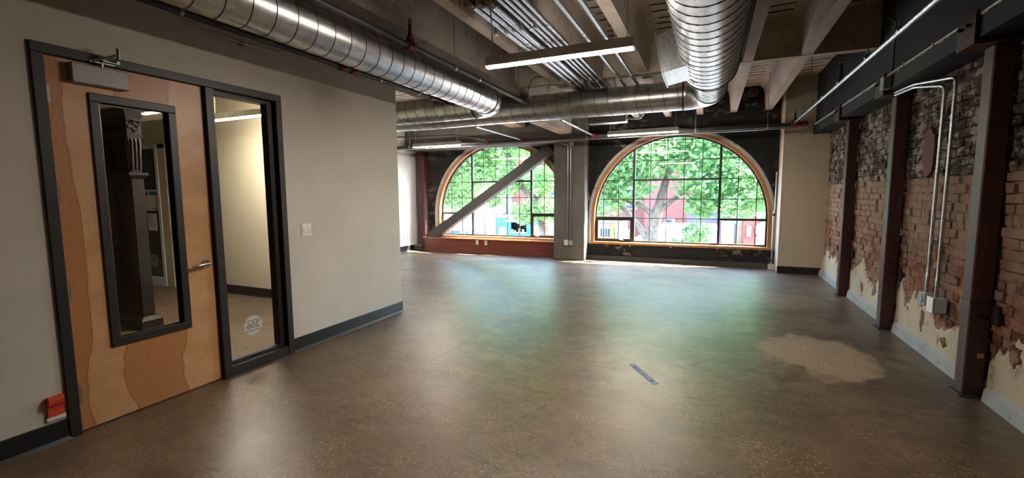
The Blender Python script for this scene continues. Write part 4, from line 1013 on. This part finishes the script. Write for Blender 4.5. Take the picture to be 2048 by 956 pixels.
def upright(o, x, y, z, h=.14):
    m = MB(); m.tube([(x, y, z), (x, y, z+h)], .017, 10); m.tube([(x, y, z+h*.3), (x, y, z+h*.55)], .023, 8); m.build('riser', 'pipe_black', o)
    m = MB(); m.tube([(x, y, z+h), (x, y, z+h+.03)], .012, 8); m.disc((x, y, z+h+.045), 2, .02, .004, 12); m.tube([(x-.014, y, z+h+.01), (x-.014, y, z+h+.045)], .003, 6); m.tube([(x+.014, y, z+h+.01), (x+.014, y, z+h+.045)], .003, 6)
    m.build('sprinkler_head', 'flex_copper', o)
o = pipe_run('black sprinkler pipe along the partition with red couplings', [(-3.52, YB+.1, 2.82), (-3.52, 5.68, 2.82)], .027, 'pipe_black',
         [(-3.52, 3.68, 2.82), (-3.52, 3.84, 2.82), (-3.52, 5.3, 2.82)], (-3.5, 3, 2.82), [(-3.52, 2.12, 2.82, 3.06), (-3.52, 4.25, 2.82, 3.06), (-3.52, 5.0, 2.82)])
m = MB(); m.tube(bend([(-3.52, 3.84, 2.82), (-3.52, 3.84, 2.97), (-3.52, 3.66, 2.97)], .03), .02, 10); m.build('branch', 'pipe_black', o)
m = MB(); m.tube([(-3.585, 2.2, 2.80), (-3.59, 2.45, 2.765), (-3.59, 2.7, 2.76), (-3.585, 2.95, 2.775), (-3.56, 3.0, 2.80)], .006, 8)
wc_ = tag(m.build('wall_cable', 'zinc'), 'grey cable sagging below the black pipe on the partition', 'cable')
m = MB(); m.bbox(XL-.0, XL+.03, 2.62, 2.65, 2.735, 2.775, .004); tag(m.build('cable_clip', 'chrome'), 'small bright clip holding the cable on the partition', 'clip')
o = pipe_run('black sprinkler pipe above the round duct with a red branch fitting', [(-2.615, YB+.1, 2.885), (-2.615, 6.55, 2.885)], .027, 'pipe_black',
         [(-2.615, 3.60, 2.885)], (-2.6, 3, 2.88), [(-2.615, 4.95, 2.885), (-2.615, 2.2, 2.885), (-2.615, 6.2, 2.885), (-2.615, 4.4, 2.885)])
upright(o, -2.615, 3.60, 2.885, .19)
box('red_tee', (-2.645, -2.585, 3.565, 3.635, 2.90, 2.965), 'red_paint', o, .01)
o = pipe_run('black sprinkler main crossing in front of both arches with red couplings', [(-7.38, 8.95, 2.635), (1.42, 8.95, 2.635)], .036, 'pipe_black',
         [(-3.72, 8.95, 2.635), (-2.19, 8.95, 2.635), (1.24, 8.95, 2.635), (1.38, 8.95, 2.635), (-4.5, 8.95, 2.635)], (-2.5, 8.95, 2.63),
         [(-.3, 8.95, 2.635), (.84, 8.95, 2.635), (-6.6, 8.95, 2.635), (-5.3, 8.95, 2.635), (-2.3, 8.95, 2.635)])
upright(o, 1.24, 8.95, 2.66, .16)
m = MB(); m.tube([(-7.38, 8.90, 2.575), (1.14, 8.90, 2.575)], .011, 8); tag(m.build('conduit', 'galv'), 'thin galvanized conduit just below the black sprinkler main', 'conduit')
pipe_run('galvanized sprinkler branch reaching the main in front of the braced arch', [(-3.72, 6.92, 2.66), (-3.72, 8.95, 2.66)], .02, 'galv', [(-3.72, 8.93, 2.66)], (-3.72, 7, 2.66), [(-3.72, 8.0, 2.66), (-3.72, 7.15, 2.66)])
pipe_run('galvanized sprinkler branch reaching the main beside the concrete column', [(-2.19, 6.9, 2.66), (-2.19, 8.95, 2.66)], .02, 'galv', [(-2.19, 8.93, 2.66)], (-2.19, 8, 2.66), [(-2.19, 7.9, 2.66), (-2.19, 7.1, 2.66)])
o = pipe_run('galvanized sprinkler pipe running along the black girder', [(1.24, YB+.1, 2.70), (1.24, 8.95, 2.67)], .021, 'galv', [(1.24, 8.88, 2.67)], (1.24, 5, 2.7),
         [(1.24, 5.1, 2.70), (1.24, 7.7, 2.68)])
upright(o, 1.24, 6.05, 2.70, .16)
m = MB(); m.tube([(1.24, 6.01, 2.695), (1.24, 6.09, 2.695)], .031, 10); m.build('coupling', 'red_paint', o)
for y in (6.8, 3.4, 4.3, 2.6, 8.2):
    m = MB(); m.tube([(1.24, y, 2.69), (1.24, y+.05, 2.69)], .026, 10); m.build('sleeve', 'zinc', o)
m = MB(); m.tube([(-7.38, 7.5, 2.70), (-4.6, 7.7, 2.66), (-4.4, 8.6, 2.64)], .012, 8); tag(m.build('conduit', 'flex_copper'), 'tarnished conduit slanting towards the pendant before the braced arch', 'conduit')
# wires over the cross duct
m = MB(); m.tube(bend([(-2.55, 6.35, 2.98), (-2.45, 6.3, 3.20), (-1.9, 6.33, 3.19), (-1.72, 6.34, 3.16), (-1.74, 6.33, 3.02)], .1), .006, 8)
tag(m.build('cable_loop', 'pipe_black'), 'dark cable looping over the cross duct below the rib', 'cable')
m = MB(); m.tube(bend([(-2.3, 6.3, 3.0), (-2.2, 6.3, 3.08), (-1.9, 6.3, 3.06), (-1.8, 6.3, 3.0)], .04), .005, 8)
tag(m.build('cable_loop', 'cable'), 'pale cable looping low over the cross duct', 'cable')
m = MB(); m.tube([(-2.75, 3.25, 3.33), (-2.73, 3.35, 3.26), (-2.72, 3.5, 3.27), (-2.75, 3.55, 3.38)], .005, 8)
tag(m.build('cable_loop', 'white_plastic'), 'small white cable loop on the brown concrete girder', 'cable')

# ------------------------------------------------------------------ floor tape
A_ = Vector((-.60, 3.95, 0)); B_ = Vector((-.345, 3.575, 0)); dd = (B_-A_); Ln = dd.length; dd.normalize(); nn_ = Vector((-dd.y, dd.x, 0))
ft = thing('floor_tape', tuple((A_+B_)/2), 'blue floor strip with white lettering stuck on the concrete', 'floor sticker')
def tq(u0, u1, v0, v1, z0, z1, nm, mt):
    m = MB(); q = [A_+dd*u+nn_*v+Vector((0, 0, z)) for z in (z0, z1) for u, v in ((u0, v0), (u1, v0), (u1, v1), (u0, v1))]
    m.add(q, [(0, 1, 2, 3), (4, 5, 6, 7)]+[(i, (i+1) % 4, 4+(i+1) % 4, 4+i) for i in range(4)]); return m.build(nm, mt, ft)
tq(0, Ln, -.029, .029, .0, .0006, 'border', 'tape_white'); tq(.006, Ln-.006, -.027, .027, .0006, .0010, 'strip', 'tape_blue')
text_mesh('lettering', 'STAND HERE', .046, 'tape_white', basis(A_+dd*Ln*.5+Vector((0, 0, .0014)), dd, nn_), ft, .0004, 'CENTER', 1.0)
for u in (.035, Ln-.035):
    tq(u-.014, u-.004, -.017, .017, .001, .0018, 'footprint', 'tape_white'); tq(u+.004, u+.014, -.017, .017, .001, .0018, 'footprint', 'tape_white')

# ------------------------------------------------------------------ outside
GZ = -3.2
box('street_ground', (-60, 50, 10.6, 110, GZ-.2, GZ), 'asphalt')['kind'] = 'structure'
bpy.data.objects['street_ground'].name = 'ground'
struct(box('pavement', (-60, 50, 24.5, 37.5, GZ, GZ+.12), 'sidewalk'))
def leaves(m, blobs, n, size, seed):
    rnd = random.Random(seed); tot = sum(b[3]**2 for b in blobs)
    for (x, y, z, r) in blobs:
        for k in range(int(n*r*r/tot)):
            d = Vector((rnd.gauss(0, 1), rnd.gauss(0, 1), rnd.gauss(0, 1))).normalized()
            p = Vector((x, y, z))+Vector((d.x, d.y*.9, d.z*.85))*r*(rnd.random()**.4)
            s = size*rnd.uniform(.6, 1.25); a = Vector((rnd.gauss(0, 1), rnd.gauss(0, 1), rnd.gauss(0, .6))).normalized(); b = a.cross(Vector((rnd.gauss(0, 1), rnd.gauss(0, 1), rnd.gauss(0, 1)))).normalized()
            m.v += [tuple(p-a*s), tuple(p+b*s*.42-a*s*.1), tuple(p+a*s), tuple(p-b*s*.42-a*s*.1)]
            o = len(m.v); m.f.append((o-4, o-3, o-2, o-1)); m.sm.append(False)
def tree(label, base, trunk, blobs, n, size, leafmat, seed, branches=(), group=None):
    o = thing('street_tree', base, label, 'tree', group)
    m = MB(); m.tube([p for p, r in trunk], [r for p, r in trunk], 10); m.build('trunk', 'bark', o)
    for br_ in branches:
        m = MB(); m.tube([p for p, r in br_], [r for p, r in br_], 8); m.build('branch', 'bark', o)
    m = MB(); leaves(m, blobs, n, size, seed); f = m.build('foliage', leafmat, o, recalc=False); f['kind'] = 'stuff'
    return o
ty = 17.5
tree('large leafy street tree with forked trunk outside the right arched window', (-2.05, ty, GZ),
     [((-2.05, ty, GZ), .36), ((-2.05, ty, -.9), .27), ((-1.95, ty, .1), .23), ((-1.8, ty, .9), .19), ((-1.55, ty, 1.9), .14), ((-1.2, ty, 3.4), .07)],
     [(-3.6, ty, 2.6, 1.5), (-2.2, ty-.6, 3.2, 1.5), (-1.0, ty+.3, 3.7, 1.7), (.3, ty, 3.3, 1.6), (1.3, ty-.3, 2.6, 1.3), (1.6, ty, 1.4, 1.0), (-3.9, ty, 1.5, 1.1), (-.3, ty-.5, 2.0, 1.1), (.6, ty-.5, 1.3, .9), (-.4, ty+.6, 4.9, 1.6), (-2.5, ty+.4, 4.7, 1.6), (1.0, ty+.4, 4.5, 1.5), (-.35, ty-.8, .1, .5), (-.9, ty-.8, -.35, .4), (.0, ty-.8, -.5, .4), (-2.7, ty-.4, 1.9, .9), (2.3, ty+.2, 2.0, .9), (-.2, ty, 1.1, .7)],
     15000, .15, 'leaf_a', 11,
     [[((-1.95, ty, -.55), .16), ((-2.45, ty, .25), .11), ((-3.0, ty, .9), .09), ((-3.7, ty, 1.5), .05)], [((-1.85, ty, .6), .13), ((-2.4, ty, 1.1), .10), ((-3.1, ty, 1.25), .05)], [((-1.8, ty, .8), .11), ((-1.0, ty, 1.5), .08), ((0, ty, 2.3), .04)]])
ty = 18.2
tree('leafy street tree with leaning trunk outside the braced arched window', (-6.4, ty, GZ),
     [((-6.2, ty, GZ), .34), ((-6.35, ty, -.6), .30), ((-6.6, ty, .6), .27), ((-7.3, ty, 1.7), .22), ((-8.1, ty, 3.0), .15), ((-8.8, ty, 4.4), .07)],
     [(-8.8, ty, 4.2, 1.7), (-10.3, ty, 3.6, 1.6), (-7.2, ty-.3, 4.1, 1.5), (-9.6, ty-.4, 2.8, 1.2), (-11.4, ty, 2.6, 1.2), (-6.4, ty-.5, 2.2, .9), (-8.2, ty-.4, 2.2, .9), (-6.1, ty-.5, .9, .7), (-7.1, ty-.6, .75, .7), (-12.0, ty, 1.6, 1.0), (-10.6, ty, 1.4, .9), (-8.7, ty-.5, 1.3, .55), (-5.8, ty, 3.6, 1.0), (-11.8, ty, 4.2, 1.4)],
     12000, .15, 'leaf_b', 12,
     [[((-6.9, ty, 1.1), .14), ((-6.3, ty, 2.0), .09), ((-5.6, ty, 3.0), .05)], [((-7.3, ty, 1.7), .13), ((-8.6, ty, 2.2), .08), ((-10, ty, 2.8), .04)]])
for k, (x, y, s_, lab) in enumerate(((-19.5, 33.5, 1.0, 'bushy green tree across the street beyond the turquoise food trailer'), (-24.5, 38, 1.3, 'tall pale green tree far across the street corner'), (-18, 50, 1.4, 'large green tree rising behind the red brick building'), (9.0, 46, 1.5, 'dark green tree behind the red painted building'), (-4.5, 51, 1.5, 'dense green tree rising behind the lilac panels and brick block'), (-30, 46, 1.6, 'wide green tree at the end of the side street'))):
    tree(lab, (x, y, GZ), [((x, y, GZ), .25*s_), ((x+.2, y, .5), .15*s_), ((x, y, 4), .06)],
         [(x, y, 4.4*s_, 2.6*s_), (x-2*s_, y, 3.2*s_, 2.0*s_), (x+2*s_, y, 3.4*s_, 2.0*s_), (x+.5, y-.6, 1.6*s_, 1.5*s_), (x, y, 7*s_, 2.4*s_)], 4200, .27*s_, ['leaf_b', 'leaf_b', 'leaf_a', 'leaf_c', 'leaf_a', 'leaf_b'][k], 30+k)
# turquoise food trailer
fx0, fx1, fy0, fy1 = -13.1, -9.7, 27.0, 29.3
tr_ = thing('food_trailer', (-11.4, 28, GZ+.12), 'turquoise food trailer with open serving hatch and round yellow emblem', 'food truck')
m = MB(); tz0, tz1 = GZ+.55, -.02; hx0, hx1, hz0, hz1 = -12.0, -10.9, -.95, -.20
for d_ in ((fx0, hx0, fy0, fy0+.06, tz0, tz1), (hx1, fx1, fy0, fy0+.06, tz0, tz1), (hx0, hx1, fy0, fy0+.06, tz0, hz0), (hx0, hx1, fy0, fy0+.06, hz1, tz1),
           (fx0, fx1, fy1-.06, fy1, tz0, tz1), (fx0, fx0+.06, fy0+.06, fy1-.06, tz0, tz1), (fx1-.06, fx1, fy0+.06, fy1-.06, tz0, tz1), (fx0+.06, fx1-.06, fy0+.06, fy1-.06, tz0, tz0+.06), (fx0+.06, fx1-.06, fy0+.06, fy1-.06, tz1-.06, tz1)): m.box(*d_)
m.build('body', 'truck_blue', tr_)
box('roof', (fx0-.03, fx1+.03, fy0-.03, fy1+.03, -.06, .12), 'ext_white', tr_, .06)
m = MB(); m.add([(fx1, fy0+.05, GZ+.6), (fx1+1.6, fy0+1.4, GZ+.6), (fx1+1.6, fy1, GZ+.6), (fx1, fy1, GZ+.6), (fx1, fy0+.05, .0), (fx1+1.6, fy0+1.4, .0), (fx1+1.6, fy1, .0), (fx1, fy1, .0)],
                [(0, 3, 2, 1), (4, 5, 6, 7), (0, 1, 5, 4), (1, 2, 6, 5), (2, 3, 7, 6), (3, 0, 4, 7)]); m.build('tail_body', 'truck_cyan', tr_)
box('back_counter', (-12.6, -10.2, fy0+1.5, fy0+2.0, GZ+.62, -1.0), 'ext_lav', tr_)
m = MB(); m.add([(-12.2, fy0-.8, -.26), (-10.85, fy0-.8, -.26), (-10.85, fy0, -.12), (-12.0, fy0, -.12), (-12.2, fy0-.8, -.22), (-10.85, fy0-.8, -.22), (-10.85, fy0, -.08), (-12.0, fy0, -.08)],
                [(0, 3, 2, 1), (4, 5, 6, 7), (0, 1, 5, 4), (1, 2, 6, 5), (2, 3, 7, 6), (3, 0, 4, 7)]); m.build('hatch_awning', 'ext_white', tr_)
box('counter', (-12.05, -10.85, fy0-.25, fy0, -1.0, -.95), 'ext_white', tr_)
for x, c, h in ((-11.85, 'ext_white', .18), (-11.65, 'ext_tan', .12), (-11.35, 'ext_yellow', .25), (-11.1, 'ext_pink', .2)): box('jar', (x-.06, x+.06, fy0-.15, fy0-.05, -.95, -.95+h), c, tr_)
box('menu_board', (-12.85, -12.35, fy0-.03, fy0, -2.0, -.62), 'ext_white', tr_)
for k in range(4): 
    box('menu_text', (-12.75, -12.68, fy0-.035, fy0-.03, -.8-.25*k-.08, -.8-.25*k), 'truck_pink', tr_); box('menu_text', (-12.52, -12.45, fy0-.035, fy0-.03, -.8-.25*k-.08, -.8-.25*k), 'ext_pink', tr_)
m = MB(); m.disc((-9.98, fy0-.015, -.98), 1, .56, .03, 32); m.build('emblem', 'truck_yellow', tr_)
m = MB(); m.disc((-9.85, fy0-.035, -1.0), 1, .13, .02, 12); m.box(-9.92, -9.80, fy0-.045, fy0-.03, -1.2, -.9); m.build('emblem_figure', 'truck_pink', tr_)
m = MB(); m.tube([(-10.9, 28, .1), (-10.9, 28, .32), (-10.9, 28, .36)], [.3, .3, .15], 16); m.build('roof_vent', 'ext_white', tr_)
for x in (-12.5, -10.4):
    m = MB(); m.tube([(x, fy0-.01, GZ+.45), (x, fy0+.25, GZ+.45)], .34, 20); m.build('wheel', 'ext_dark', tr_)
# brick corner building with pale columns
bb = thing('brick_building', (-13, 42, GZ), 'red brick building with pale corner columns across the street', 'building')
box('wall', (-16.8, -4.6, 38, 44, GZ, 7.0), 'ext_brick', bb)
for x in (-17.4, -16.9): box('pillar', (x-.18, x+.18, 37.6, 38.2, GZ, 5.5), 'ext_lav', bb)
for x in (-14.8, -12.6, -10.4, -8.2, -6.0):
    for z in (.2, 3.4):
        wd = box('window', (x-.5, x+.5, 37.93, 38.02, z, z+1.7), 'ext_white', bb); subparent(box('glazing', (x-.42, x+.42, 37.90, 37.95, z+.08, z+1.62), 'ext_glass'), wd)
b2_ = thing('brick_shop', (-2.5, 38, GZ), 'low pinkish brick shop with a small white window behind the tree', 'building')
box('wall', (-4.55, 1.0, 35, 40, GZ, 3.2), 'ext_brick', b2_)
wd = box('window', (-3.05, -2.35, 34.93, 35.02, -1.0, -.35), 'ext_white', b2_); subparent(box('glazing', (-2.98, -2.6, 34.90, 34.95, -.95, -.42), 'ext_glass'), wd)
box('wall_panel', (-1.35, .62, 34.8, 35.0, GZ, .2), 'ext_purple', b2_)
pn = thing('panel_fence', (-.4, 29.5, GZ), 'lilac grey panel fence of tall boards beyond the tree', 'fence')
for k in range(9): box('board', (-1.3+k*.21, -1.3+k*.21+.19, 29.5, 29.54, GZ+.12, .15-.03*(k % 2)), 'ext_purple', pn)
tn = thing('tan_wall', (1.2, 29.8, GZ), 'tan rendered yard wall between lilac fence and red building', 'wall')
box('wall_body', (.60, 1.73, 29.6, 29.9, GZ, .35), 'ext_tan', tn); box('coping', (.58, 1.74, 29.55, 29.95, .35, .42), 'ext_white', tn)
rb_ = thing('red_building', (4, 30, GZ), 'coral red painted building carrying two white round signs', 'building')
box('wall', (1.75, 9, 28.2, 34, GZ, 3.6), 'ext_red', rb_)
box('doorway', (2.35, 3.3, 28.14, 28.22, GZ+.12, -.9), 'ext_lav', rb_)
rs_ = thing('round_sign', (2.75, 28, .3), 'white round signboard, the upper of two on the red building', 'sign', 'round signs')
m = MB(); m.disc((2.72, 28.1, .40), 1, .45, .12, 36); m.build('sign_board', 'ext_white', rs_); box('sign_lines', (2.5, 2.95, 28.02, 28.045, .40, .46), 'ext_lav', rs_)
rs_ = thing('round_sign', (2.75, 28, -.6), 'white round signboard, the lower of two on the red building', 'sign', 'round signs')
m = MB(); m.disc((2.72, 28.1, -.53), 1, .45, .12, 36); m.build('sign_board', 'ext_white', rs_); box('sign_lines', (2.5, 2.95, 28.02, 28.045, -.52, -.46), 'ext_lav', rs_)
ab = thing('meter_box', (1.95, 28.1, -.7), 'grey meter box on the red building beside the round signs', 'meter box')
box('box_body', (1.86, 2.10, 28.05, 28.21, -.95, -.3), 'ext_greyblue', ab, .01); box('box_door', (1.88, 2.08, 28.035, 28.05, -.92, -.33), 'ext_lav', ab)
ps = thing('street_post', (1.28, 27.6, GZ), 'thin dark street post before the tan yard wall', 'post')
m = MB(); m.tube([(1.28, 27.6, GZ), (1.28, 27.6, .25)], .04, 8); m.build('pole', 'ext_dark', ps); box('sign_plate', (1.12, 1.44, 27.55, 27.57, -.2, .2), 'ext_greyblue', ps)
# market tent, van, kiosk
tt = thing('market_tent', (-1.9, 21, GZ), 'dark market tent with pale valance on the pavement', 'tent')
m = MB(); m.add([(-3.0, 20, -.42), (-.7, 20, -.42), (-.7, 22.3, -.42), (-3.0, 22.3, -.42), (-2.3, 20.9, -.10), (-1.4, 20.9, -.10), (-1.4, 21.5, -.10), (-2.3, 21.5, -.10)], [(0, 1, 5, 4), (1, 2, 6, 5), (2, 3, 7, 6), (3, 0, 4, 7), (4, 5, 6, 7), (0, 3, 2, 1)]); m.build('canopy', 'ext_greyblue', tt)
box('valance', (-3.0, -.7, 19.98, 20.0, -.62, -.42), 'ext_white', tt); box('side_cloth', (-2.95, -.75, 20.1, 20.12, GZ, -.62), 'ext_dark', tt)
for x in (-2.97, -.73):
    for y in (20.03, 22.27): 
        m = MB(); m.tube([(x, y, GZ), (x, y, -.42)], .025, 6); m.build('pole', 'ext_white', tt)
vn = thing('white_van', (-1.6, 25, GZ), 'white van parked behind the dark market tent', 'van')
box('body', (-2.5, .4, 24.2, 26.0, GZ+.4, -.10), 'ext_white', vn, .15); box('window_band', (-2.2, -1.2, 24.17, 24.21, -1.0, -.45), 'ext_glass', vn)
for x in (-2.0, -.2): 
    m = MB(); m.tube([(x, 24.19, GZ+.36), (x, 24.45, GZ+.36)], .36, 20); m.build('wheel', 'ext_dark', vn)
um = thing('pink_umbrella', (-.35, 23.3, GZ), 'pink market umbrella beside the tree trunk', 'umbrella')
m = MB(); m.tube([(-.35, 23.3, -1.0), (-.35, 23.3, -.38)], [.85, .03], 10); m.build('canopy', 'ext_pink', um); m = MB(); m.tube([(-.35, 23.3, GZ), (-.35, 23.3, -.3)], .02, 6); m.build('pole', 'ext_white', um)
m = MB(); m.tube([(-.35, 23.3, -.40), (-.35, 23.3, -.28), (-.35, 23.3, -.2)], [.05, .07, .02], 10); m.build('finial', 'ext_red', um)
ks = thing('kiosk', (-5.0, 24.5, GZ), 'small cream kiosk with barred window and orange corner post', 'kiosk')
box('body', (-5.6, -4.3, 24.1, 26, GZ, -.02), 'ext_white', ks); box('roof', (-5.7, -4.2, 24.0, 26.1, -.02, .10), 'ext_tan', ks)
wd = box('window', (-5.45, -4.85, 24.05, 24.11, -.85, -.30), 'ext_white', ks); subparent(box('glazing', (-5.40, -4.90, 24.03, 24.06, -.80, -.36), 'ext_glass'), wd)
for k in range(3): subparent(box('bar', (-5.30+k*.13, -5.27+k*.13, 24.01, 24.03, -.80, -.36), 'ext_white'), wd)
box('sign_band', (-5.5, -4.8, 24.06, 24.10, -.24, -.10), 'ext_pink', ks); box('corner_post', (-4.82, -4.68, 24.0, 24.12, GZ, -.08), 'ext_yellow', ks)
box('door', (-4.62, -4.38, 24.05, 24.11, GZ, -.3), 'ext_tan', ks)
sb_ = thing('sandwich_board', (-3.9, 23, GZ), 'pink printed sandwich board leaning near the kiosk', 'sign')
m = MB(); m.add([(-4.1, 22.9, -1.6), (-3.7, 22.9, -1.6), (-3.75, 23.2, -.28), (-4.0, 23.2, -.5), (-4.1, 22.95, -1.6), (-3.7, 22.95, -1.6), (-3.75, 23.25, -.28), (-4.0, 23.25, -.5)], [(0, 1, 2, 3), (4, 7, 6, 5), (0, 4, 5, 1), (1, 5, 6, 2), (2, 6, 7, 3), (3, 7, 4, 0)]); m.build('panel', 'ext_pink', sb_)
m = MB(); m.tube([(-3.9, 23.3, GZ), (-3.9, 23.1, -.6)], .02, 6); m.build('prop', 'ext_white', sb_)
sp_ = thing('parking_sign', (-15.8, 30, GZ), 'white street sign on a thin pole beyond the braced arch', 'street sign')
m = MB(); m.tube([(-15.8, 30, GZ), (-15.8, 30, -.1)], .04, 8); m.build('pole', 'ext_white', sp_); box('sign_plate', (-16.2, -15.8, 29.95, 29.98, -.7, -.4), 'ext_white', sp_)
for k, (x, y) in enumerate(((-15.2, 33.0), (-21.0, 35.6))):
    cr_ = thing('parked_car', (x, y, GZ), ['white parked car beyond the street sign', 'grey-blue parked car near the pale columns'][k], 'car')
    mt = ['ext_white', 'ext_greyblue'][k]
    m = MB(); m.prism([(x-2.1, GZ+.35), (x+2.1, GZ+.35), (x+2.1, GZ+.85), (x+1.3, GZ+.95), (x+.7, GZ+1.45), (x-1.2, GZ+1.45), (x-1.9, GZ+.95), (x-2.1, GZ+.85)], 1, y, y+1.8); m.build('body', mt, cr_)
    m = MB(); m.prism([(x+1.15, GZ+.97), (x+.65, GZ+1.38), (x-1.1, GZ+1.38), (x-1.65, GZ+.97)], 1, y-.01, y+1.81); m.build('window_band', 'ext_glass', cr_)
    for dx in (-1.3, 1.3):
        m = MB(); m.tube([(x+dx, y-.02, GZ+.33), (x+dx, y+1.82, GZ+.33)], .33, 16); m.build('wheel', 'ext_dark', cr_)

# ------------------------------------------------------------------ tidy bookkeeping
for o in bpy.data.objects:
    if '_o' in o: del o['_o']
